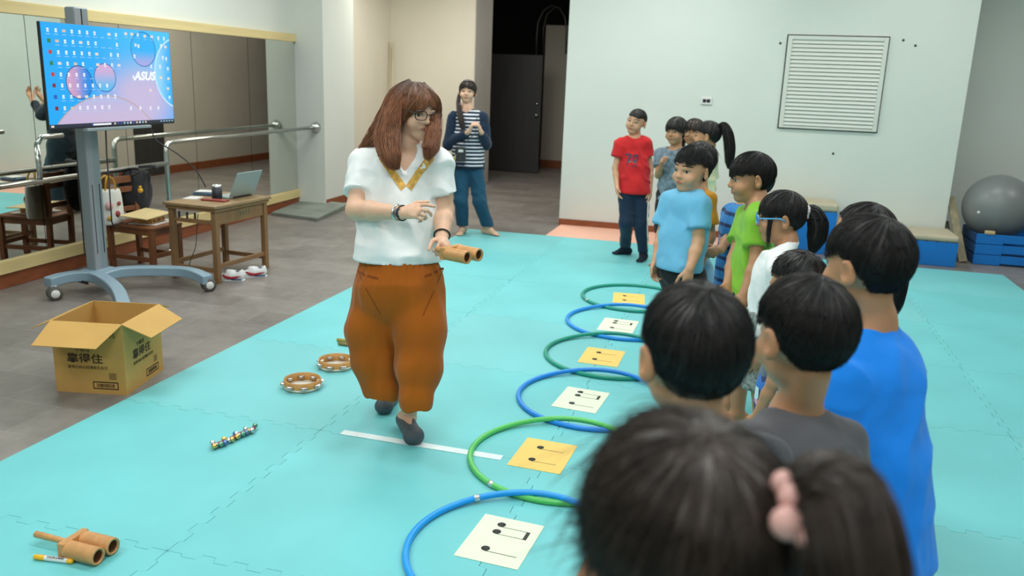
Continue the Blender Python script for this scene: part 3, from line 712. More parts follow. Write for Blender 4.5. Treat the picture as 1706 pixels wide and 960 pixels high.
for zz, hgt in ((bt-.035, .055), (bt-.115, .045), (Hc+.09, .04)): MB().box((0, hy-.01-.01*(1-zz), zz), (wd-.07, .018, hgt)).build('back_slat', M_wood2, ch, bevel=.003)
chm = ch.matrix_basis
def on_chair(x, y, z): return chm @ Vector((x, y, z))
tag(MB().box((0, 0, .0015), (.30, .24, .003)).build('paper_sheet', M_white, loc=on_chair(.06, -.03, Hc+.001), rz=angc+.2), 'white paper under the folder on the chair seat', 'paper')
t = thing('wooden_box', 'small tan wooden box under the folder on the chair seat', 'box', on_chair(.05, -.02, Hc+.0045), angc+.25)
MB().box((0, 0, .024), (.2, .14, .048)).build('box_body', mat('tan_wood', '#c9924e', .5, var=.15, scale=8), t, bevel=.004)
[MB().box((-.07+k*.07, -.0705, .02), (.03, .002, .012)).build('cut_slot', mat('slot_dark', '#5b3a1c', .7), t) for k in range(3)]
fo = MB(); fo.add([(-.17, -.13, .0), (.15, -.13, .012), (.15, .12, .03), (-.17, .12, .012), (-.17, -.13, .006), (.15, -.13, .018), (.15, .12, .036), (-.17, .12, .018)], [(0, 3, 2, 1), (4, 5, 6, 7), (0, 1, 5, 4), (1, 2, 6, 5), (2, 3, 7, 6), (3, 0, 4, 7)])
tag(fo.build('paper_folder', mat('manila', '#d9c48f', .6, var=.05), loc=on_chair(.02, -.01, Hc+.0535), rz=angc+.12), 'manila folder lying on top of the wooden box on the chair', 'folder')

# ---------------------------------------------------------------- cardboard carton
B0, B1, B2 = G(95, 652, FL), G(212, 659, FL), G(259, 615, FL)
ex = B1-B0; bw = np.linalg.norm(ex); ex /= bw; ey = np.array([-ex[1], ex[0], 0]); bd = float((B2-B1) @ ey); bh = float(up(B1, 541))-FL
bc_ = B0+ex*bw/2+ey*bd/2; angb = math.atan2(ex[1], ex[0])
M_card = mat('cardboard', '#c49a54', .75, var=.06, scale=6); M_cardin = mat('cardboard_inner', '#c79d57', .8, var=.05, scale=5); M_ink = mat('carton_ink', '#40321c', .8)
box = thing('cardboard_box', 'open cardboard carton with black Chinese lettering on the floor', 'box', (bc_[0], bc_[1], FL), angb)
hx, hy = bw/2, bd/2; th = .005
bb = MB(); bb.box2((-hx, -hy, 0), (hx, hy, th)); bb.box2((-hx, -hy, th), (hx, -hy+th, bh)); bb.box2((-hx, hy-th, th), (hx, hy, bh)); bb.box2((-hx, -hy+th, th), (-hx+th, hy-th, bh)); bb.box2((hx-th, -hy+th, th), (hx, hy-th, bh))
bb.build('carton_body', M_card, box)
def flap(p, q, out, length, name='flap'):
    p = np.array(p, float); q = np.array(q, float); o_ = np.array(out, float)*length; d = (q-p)/np.linalg.norm(q-p); n_ = np.cross(d, o_); n_ = n_/np.linalg.norm(n_)*.004
    ins = d*.012
    vs = [p+ins*0, q-ins*0, q+o_-ins*2, p+o_+ins*2]
    MB().add(list(vs)+[v_+n_ for v_ in vs], [(0, 3, 2, 1), (4, 5, 6, 7), (0, 1, 5, 4), (1, 2, 6, 5), (2, 3, 7, 6), (3, 0, 4, 7)]).build(name, M_cardin, box)
flap((-hx, -hy, bh), (hx, -hy, bh), (-.12, -.88, -.40), bd*.48)
flap((hx, -hy, bh), (hx, hy, bh), (.86, -.12, -.36), bw*.46)
flap((hx, hy, bh), (-hx, hy, bh), (.08, .93, -.34), bd*.42)
flap((-hx, hy, bh), (-hx, -hy, bh), (-.90, 0, -.40), bw*.36)
def print_face(M, s):
    text_mesh('carton_print', '靠得住', .052*s, M_ink, box, M @ Matrix.Translation((-.022, .048*s-.02, 0)) @ Matrix.Scale(1.18, 4, (1, 0, 0)), .0003, .0010)
    text_mesh('carton_print', '中衛佳', .026*s, M_ink, box, M @ Matrix.Translation((-.03, .095*s-.02, 0)), .0003)
    text_mesh('carton_print', '靠得住純白超薄衛生系列', .0185*s, M_ink, box, M @ Matrix.Translation((-.01, .004*s-.02, 0)), .0003)
    k = MB(); bx0, by0 = .075*s, -.105*s
    def rect(x0, y0, x1, y1): k.add([tuple(M @ Vector(v_)) for v_ in ((x0, y0, .0004), (x1, y0, .0004), (x1, y1, .0004), (x0, y1, .0004))], [(0, 1, 2, 3)])
    for (x0, y0, x1, y1) in ((-.065, -.02, .065, -.014), (-.065, .014, .065, .02), (-.065, -.014, -.06, .014), (.06, -.014, .065, .014)): rect(bx0+x0*s, by0+y0*s, bx0+x1*s, by0+y1*s)
    rb = random.Random(2)
    x_ = -.045
    while x_ < .045:
        w_ = rb.choice((.002, .003, .005)); rect(bx0+x_*s, by0-.009*s, bx0+(x_+w_)*s, by0+.009*s); x_ += w_+rb.choice((.002, .003))
    for r_ in range(5): rect(bx0+.02*s, by0+(.034+.007*r_)*s, bx0+.058*s, by0+(.037+.007*r_)*s)
    k.build('carton_print', M_ink, box)
    text_mesh('carton_print', 'POS', .035*s, M_ink, box, M @ Matrix.Translation((.11*s, .155*s, 0)), .0003)
print_face(frame_matrix((0, -hy-.0006, bh*.41), (1, 0, 0), (0, 0, 1)), 1.02)
print_face(frame_matrix((hx+.0006, 0, bh*.41), (0, 1, 0), (0, 0, 1)), 1.02)

# ---------------------------------------------------------------- hoops and note cards
HO = [(-.58, 2.37, '#169cf0', 'blue hoop nearest the camera with a silver joint, around a cream card'), (-.605, 3.095, '#5bc765', 'light green hoop around a yellow card beside the white tape'),
      (-.594, 3.795, '#1c8ae6', 'blue hoop between the light green hoop and a teal green hoop'), (-.624, 4.48, '#209a82', 'teal green hoop between two blue hoops'),
      (-.65, 5.18, '#1f93ea', 'blue hoop second from the far end of the row'), (-.68, 5.84, '#279a88', 'teal green hoop farthest from the camera, by the child in pale blue')]
HR = .372
for i, (x, y, c, lab) in enumerate(HO):
    x *= K; y *= K
    tr = .0125; zt_ = tr
    t = thing('hula_hoop', lab, 'hoop', (x, y, 0), 0, 'hoops in a row on the mat')
    MB().tube([(HR*K*math.cos(q), HR*K*math.sin(q), tr+(.020 if i < 5 else 0)*max(0, math.sin(q))**4) for q in np.linspace(0, 2*math.pi, 72, endpoint=False)], tr, 12, closed=True).build('hoop_ring', mat('hoop_'+c[1:], c, .35), t)
    ja = [math.radians(131), math.radians(237), 1.2, 2.2, 1.1, math.radians(215)][i]
    P = [(HR*K*math.cos(q), HR*K*math.sin(q), tr+(.020 if i < 5 else 0)*max(0, math.sin(q))**4) for q in np.linspace(ja-.028, ja+.028, 5)]
    MB().tube(P, tr*1.08, 12).build('joint_tape', mat('joint_foil', (.75, .75, .75), .25, .8, var=.5, scale=60), t) if i in (0, 1, 5) else None
CARDS = [([(813, 857), (902, 875), (859, 951.6), (759.4, 927.6)], 0, 'cream music card inside the hoop nearest the camera'), ([(881.6, 730), (958.3, 742), (930.7, 791.8), (848, 775.5)], 1, 'yellow music card inside the light green hoop'),
         ([(949.4, 645), (1012, 654), (990, 690.4), (921, 677.4)], 0, 'cream music card inside the blue hoop next to the light green one'), ([(979.7, 578.7), (1038.8, 584.7), (1027, 613.4), (966, 604)], 1, 'yellow music card inside the teal hoop between two blue hoops'),
         ([(1008.4, 529.4), (1062, 535), (1052, 557), (997.6, 550)], 0, 'cream music card inside the blue hoop second from the far end'), ([(1024.7, 487), (1074, 491), (1071, 508), (1021, 505)], 1, 'yellow music card inside the farthest teal hoop')]
M_cardw = mat('card_cream', (.79, .85, .66), .6, var=.02); M_cardy = mat('card_yellow', (.93, .62, .16), .6, var=.02); M_note = mat('note_ink', (.02, .022, .018), .6)
for pts, kind, lab in CARDS:
    q = [G(*p) for p in pts]; c = sum(q)/4; ax = (q[1]-q[0])+(q[2]-q[3]); ax /= np.linalg.norm(ax)
    t = thing('music_card', lab, 'card', (c[0], c[1], 0), math.atan2(ax[1], ax[0]), 'music note cards on the mat')
    w, h = .212*K, .272*K
    w, h = np.linalg.norm((q[1]-q[0])+(q[2]-q[3]))/2, np.linalg.norm((q[3]-q[0])+(q[2]-q[1]))/2
    w = .5*w+.5*.255; h = .5*h+.5*.30
    MB().box((0, 0, .0012), (w, h, .0012)).build('card_sheet', M_cardy if kind else M_cardw, t)
    k = MB()
    def head(u, v): k.lathe([(0, .0007), (.016, .0007), (.016, 0)], ((u-.5)*w, (.5-v)*h, .0019), (0, 0, 1), 16)
    def rect(u0, v0, u1, v1): k.box(((u0+u1)/2*w-.5*w, (.5-(v0+v1)/2)*h, .0021), (abs(u1-u0)*w, abs(v1-v0)*h, .0005))
    if kind:
        for v_ in (.27, .70): head(.36, v_); rect(.36, v_+.05, .83, v_+.058)
    else:
        for v_ in (.17, .34): head(.36, v_); rect(.36, v_+.045, .84, v_+.053)
        rect(.80, .215, .86, .395); head(.37, .73); rect(.37, .775, .88, .785)
    k.build('printed_notes', M_note, t)

# ---------------------------------------------------------------- instruments on the mat
M_bam = mat('varnished_wood', '#c9935a', .42, var=.14, scale=10, stretch=(1, 4, 4)); M_bamd = mat('bore_dark', '#6b4526', .7); M_jing = mat('jingle_metal', (.86, .86, .84), .32, .9)
def tambourine(px, py, label, rz):
    p = G(px, py); r = .088*K; h = .045*K
    t = thing('tambourine', label, 'tambourine', (p[0], p[1], 0), rz, 'tambourines on the mat')
    M_shell = mat('tambourine_wood', '#bd8a48', .5, var=.15, scale=14)
    MB().lathe([(r, .001), (r, h), (r-.006, h), (r-.006, .008), (r-.006, .001)], (0, 0, 0), (0, 0, 1), 40).build('shell', M_shell, t)
    MB().lathe([(0, .006), (r-.004, .006), (r-.002, .004), (r+.0015, .004), (r+.0015, .014), (r, .015)], (0, 0, 0), (0, 0, 1), 40).build('drum_head', mat('skin_white', (.74, .72, .64), .5, var=.06), t)
    for k in range(8):
        q = 2*math.pi*(k+.5)/8; c_, s_ = math.cos(q), math.sin(q)
        MB().box((r*c_*.966, r*s_*.966, h*.55), (.010, .034, .014), rot=Matrix.Rotation(q, 3, 'Z')).build('jingle_slot', mat('slot_brown', '#7d5228', .7), t)
        j = MB()
        for zz in (-.004, .004): j.lathe([(.0, zz-.002), (.017, zz-.002), (.021, zz), (.017, zz+.002), (0, zz+.002)], (r*c_*.985, r*s_*.985, h*.55), (0, 0, 1), 14)
        j.build('jingle', M_jing, t)
    return t
tambourine(504, 645, 'wooden tambourine lying alone on the mat, whole rim in view', .2)
tambourine(560, 611, 'wooden tambourine partly hidden behind the walking adult’s orange trousers', .5)
# double wood guiro
def guiro(t, Lb=.13, ro=.03, sep=.066, ridges=True, hl=1.0):
    hd = MB(); hd.tube([(0, -.155*hl, 0), (0, -.15*hl, 0), (0, -.05*hl, 0), (0, 0, 0)], [.008, .012, .0105, .009], 14); hd.build('handle', M_bam, t)
    MB().box((0, .012, 0), (sep+ro*1.6, .026, ro*1.9)).build('crossbar', M_bam, t, bevel=.004)
    for s in (-1, 1):
        prof = [(ro*.72, .02), (ro, .022)]; n_ = 18 if ridges else 2
        for i in range(n_):
            z0 = .03+i*(Lb-.02)/n_; dz_ = (Lb-.02)/n_
            prof += [(ro, z0), (ro, z0+dz_*.6), (ro*.965 if ridges else ro, z0+dz_*.7), (ro*.965 if ridges else ro, z0+dz_*.95)]
        prof += [(ro, Lb+.012), (ro*.98, Lb+.018), (ro*.74, Lb+.018), (ro*.72, Lb+.01)]
        tb = MB().lathe(prof, (s*sep/2, 0, 0), (0, 1, 0), 24).build('tube', M_bam, t)
        MB().lathe([(ro*.72, Lb+.012), (ro*.70, .05), (0, .045)], (s*sep/2, 0, 0), (0, 1, 0), 24).build('bore', M_bamd, tb)
a_, b_2 = G(100, 892), G(176, 908)
hdl, far = G(72, 889, .03), G(165, 912, .03)
v_ = far-hdl; angg = math.atan2(v_[1], v_[0])-math.pi/2
mid = G(118, 905, .03)
t = thing('wood_guiro', 'two-tube wooden guiro with a handle lying beside the yellow marker', 'instrument', (mid[0], mid[1], .031), angg)
guiro(t)
pa, pb = G(57, 928, .009), G(122, 936, .009); mv = pb-pa; ml = np.linalg.norm(mv)
t = thing('highlighter_pen', 'yellow marker pen with a white label on the mat', 'marker', (pa[0], pa[1], .0095), math.atan2(mv[1], mv[0])-math.pi/2)
M_yel = mat('marker_yellow', '#f2b61c', .35)
MB().lathe([(0, 0), (.0065, 0), (.008, .002), (.009, .02), (.0092, ml*.28)], (0, 0, 0), (0, 1, 0), 16).build('pen_cap', M_yel, t)
MB().lathe([(.0088, ml*.28), (.0088, ml*.86)], (0, 0, 0), (0, 1, 0), 16).build('pen_label', M_white, t)
MB().lathe([(.0091, ml*.86), (.0091, ml*.94), (.0065, ml), (0, ml)], (0, 0, 0), (0, 1, 0), 16).build('pen_end', M_yel, t)
text_mesh('pen_lettering', 'COLOR & MARK', .0085, M_black, t, frame_matrix((.0045, ml*.57, .0085), (0, 1, 0), (-.8, 0, .6)), .0002, .0003)
# jingle bell bands
def bell_band(pts, label, cols, seed):
    P = [G(*p, .014) for p in pts]; c = sum(P)/len(P); t = thing('jingle_bells', label, 'bells', (c[0], c[1], 0), 0, 'jingle bell bands on the mat')
    Q = spline([p-c+np.array([0, 0, .014]) for p in P], 6); r_ = random.Random(seed)
    MB().tube(Q, .011, 10, flat=.5).build('strap', mat('strap_red', '#a5404a', .6), t)
    L = len(Q)
    MM = [mat('bell_silver', (.7, .72, .74), .2, 1.0), mat('bell_gold', (.75, .52, .16), .25, 1.0), mat('bell_blue', (.16, .25, .5), .25, .9), mat('bell_green', (.2, .4, .3), .25, .9)]
    for k in range(9):
        p = Q[int((k+.5)/9*L)]; off = np.array([.008*(k % 2)+.006, -.016-.006*(k % 2), -.001+.004*(k % 2)]) if k % 4 else np.array([-.004, .012, .006])
        MB().sphere(tuple(p+off), .0125, 12).build('bell', MM[cols[k % len(cols)]], t)
bell_band([(353, 742), (372, 736), (392, 727)], 'jingle bell band with silver and gold bells, end nearer the camera', (0, 1, 0, 3, 1, 2), 2)
bell_band([(391, 727), (408, 719), (424, 713)], 'jingle bell band with red strap, end nearer the tambourines', (2, 1, 0, 3, 0), 5)
for k, (a, b) in enumerate((((562, 566), (592, 570)), ((564, 572), (594, 576)))):
    p, q = G(*a, .012), G(*b, .012); c = (p+q)/2
    o = MB().tube([p-c, q-c], .0105, 12).build('rhythm_stick', mat('stick_olive', '#b39d4e', .5) if k == 0 else mat('stick_brown', '#8f7a49', .5), loc=(c[0], c[1], .0115))
    tag(o, ['pale wooden rhythm stick poking out behind the orange trousers, the farther one', 'darker wooden rhythm stick poking out behind the orange trousers, the nearer one'][k], 'stick', 'rhythm sticks')
pa = MP(0, 470, .17); pa = G(4, 471, FL); pb = G(44, 464, FL); c = (pa+pb)/2; v_ = pb-pa
t = thing('slipper', 'blue and white slipper on the floor under the mirror edge', 'slipper', (c[0], c[1], FL), math.atan2(v_[1], v_[0]))
prof = [(-.16, -.028), (-.1, -.036), (0, -.034), (.08, -.045), (.13, -.04), (.155, -.015), (.155, .015), (.13, .04), (.08, .045), (0, .034), (-.1, .036), (-.16, .028)]
MB().prism(prof, 0, .022).build('sole', mat('sole_blue', '#7fa3d4', .5), t, bevel=.006)
MB().prism([(x*.98, y*.95) for x, y in prof], .022, .03).build('footbed', M_white, t, bevel=.004)
# ================================================================ implicit-surface modelling for bodies, clothes and soft things
V3 = lambda *a: np.array(a, float)
def nrm(v): v = np.asarray(v, float); return v/(np.linalg.norm(v)+1e-12)
class Prim:
    __slots__ = ('fn', 'lo', 'hi', 'op', 'k')
    def __init__(s, fn, lo, hi, op='u', k=0.01): s.fn = fn; s.lo = lo; s.hi = hi; s.op = op; s.k = k
def cone(a, b, ra, rb, k=0.01, op='u', fdir=None, flat=1.0, cuts=()):
    a = np.asarray(a, float); b = np.asarray(b, float); ba = b-a; L2 = float(ba@ba)+1e-12
    f = nrm(fdir) if fdir is not None else None
    def fn(x, y, z):
        px, py, pz = x-a[0], y-a[1], z-a[2]
        t = np.clip((px*ba[0]+py*ba[1]+pz*ba[2])/L2, 0, 1)
        qx, qy, qz = px-t*ba[0], py-t*ba[1], pz-t*ba[2]
        s2 = qx*qx+qy*qy+qz*qz
        if f is not None:
            qf = qx*f[0]+qy*f[1]+qz*f[2]; s2 = s2+(flat*flat-1)*qf*qf
        d = np.sqrt(s2)-(ra+t*(rb-ra))
        for (p, n) in cuts: d = np.maximum(d, (x-p[0])*n[0]+(y-p[1])*n[1]+(z-p[2])*n[2])
        return d
    R = max(ra, rb)
    return Prim(fn, np.minimum(a, b)-R, np.maximum(a, b)+R, op, k)
def ball(c, r, k=0.01, op='u', R=None, cuts=()):
    c = np.asarray(c, float); r = np.full(3, r, float) if np.isscalar(r) else np.asarray(r, float)
    Rt = None if R is None else np.asarray(R, float)       # columns = local axes
    def fn(x, y, z):
        px, py, pz = x-c[0], y-c[1], z-c[2]
        if Rt is not None:
            px, py, pz = (px*Rt[0, 0]+py*Rt[1, 0]+pz*Rt[2, 0], px*Rt[0, 1]+py*Rt[1, 1]+pz*Rt[2, 1], px*Rt[0, 2]+py*Rt[1, 2]+pz*Rt[2, 2])
        k0 = np.sqrt((px/r[0])**2+(py/r[1])**2+(pz/r[2])**2); k1 = np.sqrt((px/r[0]**2)**2+(py/r[1]**2)**2+(pz/r[2]**2)**2)+1e-9
        d = k0*(k0-1.0)/k1
        for (p, n) in cuts: d = np.maximum(d, (x-p[0])*n[0]+(y-p[1])*n[1]+(z-p[2])*n[2])
        return d
    m = float(r.max())
    e = np.full(3, m) if Rt is not None else r
    return Prim(fn, c-e, c+e, op, k)
def smin(a, b, k):
    if k <= 0: return np.minimum(a, b)
    h = np.maximum(k-np.abs(a-b), 0)/k
    return np.minimum(a, b)-h*h*k*0.25
def combine(F, d, p):
    if p.op == 'u': return smin(F, d, p.k)
    if p.op == 's': return -smin(-F, d, p.k)
    return np.maximum(F, d)
def sdf_at(prims, P):
    P = np.atleast_2d(P); F = np.full(len(P), 1.0)
    for p in prims: F = combine(F, p.fn(P[:, 0], P[:, 1], P[:, 2]), p)
    return F
def surface(prims, h):
    us = [p for p in prims if p.op == 'u']
    lo = np.min([p.lo for p in us], 0)-4*h; hi = np.max([p.hi for p in us], 0)+4*h
    N = np.ceil((hi-lo)/h).astype(int)+1
    ax = [lo[i]+h*np.arange(N[i]) for i in range(3)]
    F = np.full(N, 1.0, np.float32)
    for p in prims:
        if p.op == 'i': sl = (slice(None),)*3
        else:
            m = p.k+3*h
            i0 = np.clip(np.floor((p.lo-m-lo)/h).astype(int), 0, N); i1 = np.clip(np.ceil((p.hi+m-lo)/h).astype(int)+1, 0, N)
            if (i1 <= i0).any(): continue
            sl = tuple(slice(i0[i], i1[i]) for i in range(3))
        d = p.fn(ax[0][sl[0]][:, None, None], ax[1][sl[1]][None, :, None], ax[2][sl[2]][None, None, :]).astype(np.float32)
        F[sl] = combine(F[sl], d, p)
    S = F < 0
    mn = S[:-1]; mn = S[:-1, :-1, :-1].copy(); mx = mn.copy()
    for dx in (0, 1):
        for dy in (0, 1):
            for dz in (0, 1):
                c = S[dx:N[0]-1+dx, dy:N[1]-1+dy, dz:N[2]-1+dz]; mn &= c; mx |= c
    act = mx & ~mn
    idx = np.argwhere(act)
    n = len(idx)
    acc = np.zeros((n, 3)); cnt = np.zeros(n)
    cor = {}
    for dx in (0, 1):
        for dy in (0, 1):
            for dz in (0, 1): cor[(dx, dy, dz)] = F[idx[:, 0]+dx, idx[:, 1]+dy, idx[:, 2]+dz].astype(float)
    for a in cor:
        for d in range(3):
            if a[d] == 0:
                b = list(a); b[d] = 1; b = tuple(b); fa, fb = cor[a], cor[b]
                m = (fa < 0) != (fb < 0)
                t = np.where(m, fa/np.where(m, fa-fb, 1), 0)
                q = np.zeros((n, 3)); q += np.array(a); q[:, d] += t
                acc += q*m[:, None]; cnt += m
    verts = lo+h*(idx+acc/cnt[:, None])
    ids = np.full(act.shape, -1, np.int32); ids[act] = np.arange(n)
    quads = []
    for d in range(3):
        s0 = [slice(1, -1)]*3; s0[d] = slice(0, -1); s1 = list(s0); s1[d] = slice(1, None)
        A = S[tuple(s0)]; B = S[tuple(s1)]; e = np.argwhere(A != B)
        if not len(e): continue
        off = np.array([1, 1, 1]); off[d] = 0; e = e+off
        inside = S[e[:, 0], e[:, 1], e[:, 2]]
        u, v = [(1, 2), (2, 0), (0, 1)][d]
        def cell(du, dv):
            q = e.copy(); q[:, u] -= du; q[:, v] -= dv; return ids[q[:, 0], q[:, 1], q[:, 2]]
        Q = np.stack([cell(1, 1), cell(0, 1), cell(0, 0), cell(1, 0)], 1)
        Q[~inside] = Q[~inside][:, ::-1]
        quads.append(Q)
    Q = np.concatenate(quads)
    # one light relaxation pass
    ed = np.concatenate([Q[:, [0, 1]], Q[:, [1, 2]], Q[:, [2, 3]], Q[:, [3, 0]]]); ed = np.concatenate([ed, ed[:, ::-1]])
    deg = np.bincount(ed[:, 0], minlength=n)
    av = np.stack([np.bincount(ed[:, 0], verts[ed[:, 1], i], n) for i in range(3)], 1)/np.maximum(deg, 1)[:, None]
    verts = verts*.6+av*.4
    return verts, Q
def np_mesh(name, verts, quads, material, parent, smooth=True):
    me = bpy.data.meshes.new(name); n = len(verts); m = len(quads); k = quads.shape[1]
    me.vertices.add(n); me.vertices.foreach_set('co', np.ascontiguousarray(verts, np.float32).ravel())
    me.loops.add(m*k); me.loops.foreach_set('vertex_index', np.ascontiguousarray(quads, np.int32).ravel())
    me.polygons.add(m); me.polygons.foreach_set('loop_start', np.arange(0, m*k, k, dtype=np.int32))
    me.update(calc_edges=True); me.validate()
    me.polygons.foreach_set('use_smooth', np.ones(len(me.polygons), bool))
    for mm in (material if isinstance(material, (list, tuple)) else [material]): me.materials.append(mm)
    o = bpy.data.objects.new(name, me); COL.objects.link(o)
    if parent is not None: o.parent = parent
    return o
_rng = np.random.RandomState(11); _LAT = _rng.rand(64, 64, 64).astype(np.float32)*2-1
def vnoise(P):
    P = np.asarray(P, float); i = np.floor(P).astype(int); f = P-i; f = f*f*(3-2*f)
    r = 0
    for dx in (0, 1):
        for dy in (0, 1):
            for dz in (0, 1):
                w = (f[:, 0] if dx else 1-f[:, 0])*(f[:, 1] if dy else 1-f[:, 1])*(f[:, 2] if dz else 1-f[:, 2])
                r = r+w*_LAT[(i[:, 0]+dx) & 63, (i[:, 1]+dy) & 63, (i[:, 2]+dz) & 63]
    return r
def normals(verts, Q):
    a = verts[Q[:, 2]]-verts[Q[:, 0]]; b = verts[Q[:, 3]]-verts[Q[:, 1]]; c = np.cross(a, b); N = np.zeros_like(verts)
    for j in range(4):
        for i in range(3): N[:, i] += np.bincount(Q[:, j], c[:, i], len(verts))
    return N/(np.linalg.norm(N, axis=1)[:, None]+1e-12)
def cloth(name, prims, h, material, parent, amp=0.004, freq=(16, 16, 7), seed=0, fold=None, crease=0.0, snap=()):
    v, q = surface(prims, h); n = normals(v, q)
    d = amp*(vnoise(v*np.array(freq)+seed*7.3)+.5*vnoise(v*np.array(freq)*2.3+seed*3.1+9))
    if crease: d = d+crease*(np.maximum(0, .45-np.abs(vnoise(v*np.array((7.5, 7.5, 9))+seed*5.7+v[:, [2, 0, 1]]*4)))-.2)
    if fold is not None: d = d+fold(v)
    out = v+n*d[:, None]
    for (z, side) in snap:                     # clean hems
        m = (np.abs(v[:, 2]-z) < h*1.15); out[m, 2] = z; m2 = (np.abs(out[:, 2]-z) < h*2) & ((out[:, 2]-z)*side < 0); out[m2, 2] = z
    return np_mesh(name, out, q, material, parent)
def loft(mb_pts, radii, n=10, flat=None, fdir=(0, 1, 0)):
    m = MB().tube(mb_pts, radii, n, flat=flat or 1.0, flat_dir=fdir if flat else None); return m

# ---------------------------------------------------------------- skin, hair materials
M_skinA = mat('skin_light', '#ddb195', .5, var=.05, scale=14, sss=.12)
M_skinB = mat('skin_tan', '#cd9d7c', .5, var=.05, scale=14, sss=.12)
M_skinC = mat('skin_brown', '#b98763', .5, var=.05, scale=14, sss=.12)
M_hairK = mat('hair_black', (.013, .0115, .011), .48, var=.35, scale=30, spec=.4)
M_hairD = mat('hair_dark_brown', (.036, .024, .019), .40, var=.4, scale=30, spec=.45)
M_hairR = mat('hair_auburn', (.25, .098, .045), .42, var=.35, scale=75, stretch=(1, 1, .05), spec=.4)
_nt = M_hairR.node_tree; _b = _nt.nodes['Principled BSDF']; _src = _b.inputs['Base Color'].links[0].from_socket
_tc = _nt.nodes.new('ShaderNodeTexCoord'); _sp = _nt.nodes.new('ShaderNodeSeparateXYZ'); _mr = _nt.nodes.new('ShaderNodeMapRange'); _mx = _nt.nodes.new('ShaderNodeMix'); _mx.data_type = 'RGBA'
_nt.links.new(_tc.outputs['Object'], _sp.inputs[0]); _nt.links.new(_sp.outputs['Z'], _mr.inputs[0]); _mr.inputs[1].default_value = 1.51; _mr.inputs[2].default_value = 1.60
_nt.links.new(_mr.outputs[0], _mx.inputs['Factor']); _nt.links.new(_src, _mx.inputs['A']); _mx.inputs['B'].default_value = (.075, .055, .046, 1); _nt.links.new(_mx.outputs['Result'], _b.inputs['Base Color'])
M_eyew = mat('eye_white', (.46, .44, .41), .35); M_iris = mat('eye_dark', (.012, .008, .006), .15); M_lip = mat('lips', '#b0685a', .45); M_brow = mat('brow_dark', (.03, .022, .018), .7)

def rotz(a): c, s = math.cos(a), math.sin(a); return np.array([[c, -s, 0], [s, c, 0], [0, 0, 1.0]])
def rotx(a): c, s = math.cos(a), math.sin(a); return np.array([[1.0, 0, 0], [0, c, -s], [0, s, c]])
def roty(a): c, s = math.cos(a), math.sin(a); return np.array([[c, 0, s], [0, 1.0, 0], [-s, 0, c]])
SCALP = np.array([.358, .448, .395])           # scalp ellipsoid in head heights
SC0 = np.array([0, .045, .108])
class Head:
    """Frame of a head: centre at eye level, facing local -Y; unit = head height."""
    def __init__(s, c, hh, yaw=0, pitch=0, roll=0):
        s.c = np.asarray(c, float); s.h = hh; s.R = rotz(math.radians(yaw)) @ roty(math.radians(roll)) @ rotx(math.radians(pitch))
    def __call__(s, x, y, z): return s.c+s.R @ (np.array([x, y, z])*s.h)
    def pts(s, A): return s.c+(np.asarray(A)*s.h) @ s.R.T
def head_prims(H, chub=1.0, female=False, ears=True):
    h = H.h; R = H.R; e = lambda p, r, k=.03, op='u', Rl=None: ball(H(*p), np.array(r)*h, k*h, op, R if Rl is None else R @ Rl)
    c = lambda a, b, ra, rb, k=.03, op='u': cone(H(*a), H(*b), ra*h, rb*h, k*h, op)
    L = [e((0, .045, .105), (.342, .43, .38)), e((0, -.12, -.14), (.29, .265, .335), .10), e((0, -.245, -.395), (.135*chub, .11, .095), .10),
         e((0, -.05, -.30), (.25*chub, .22, .16), .08)]
    for s in (-1, 1):
        L.append(e((s*.165, -.255, -.17), (.13*chub, .12, .12), .08))
        L.append(e((s*.15, -.405, .012), (.085, .05, .052), .06, 's'))
    L += [c((-.13, -.335, .085), (.13, -.335, .085), .055, .055, .06), c((0, -.375, .03), (0, -.428, -.10), .030, .046, .05),
          e((0, -.435, -.115), (.052, .045, .042), .03), e((.045, -.40, -.125), (.032, .04, .03), .02), e((-.045, -.40, -.125), (.032, .04, .03), .02),
          e((0, -.366, -.245), (.105, .038, .045), .05), e((0, -.380, -.228), (.085, .026, .018), .015), e((0, -.374, -.272), (.072, .028, .022), .015),
          e((0, -.425, -.249), (.085, .02, .006), .008, 's')]
    if ears:
        for s in (-1, 1):
            Rl = rotz(s*.55) @ rotx(.18)
            L.append(e((s*.378, .075, -.035), (.042, .088, .145), .02, 'u', Rl)); L.append(e((s*.385, .055, -.12), (.03, .05, .06), .03))
            L.append(e((s*.425, .045, -.02), (.03, .052, .085), .025, 's', Rl))
    return L
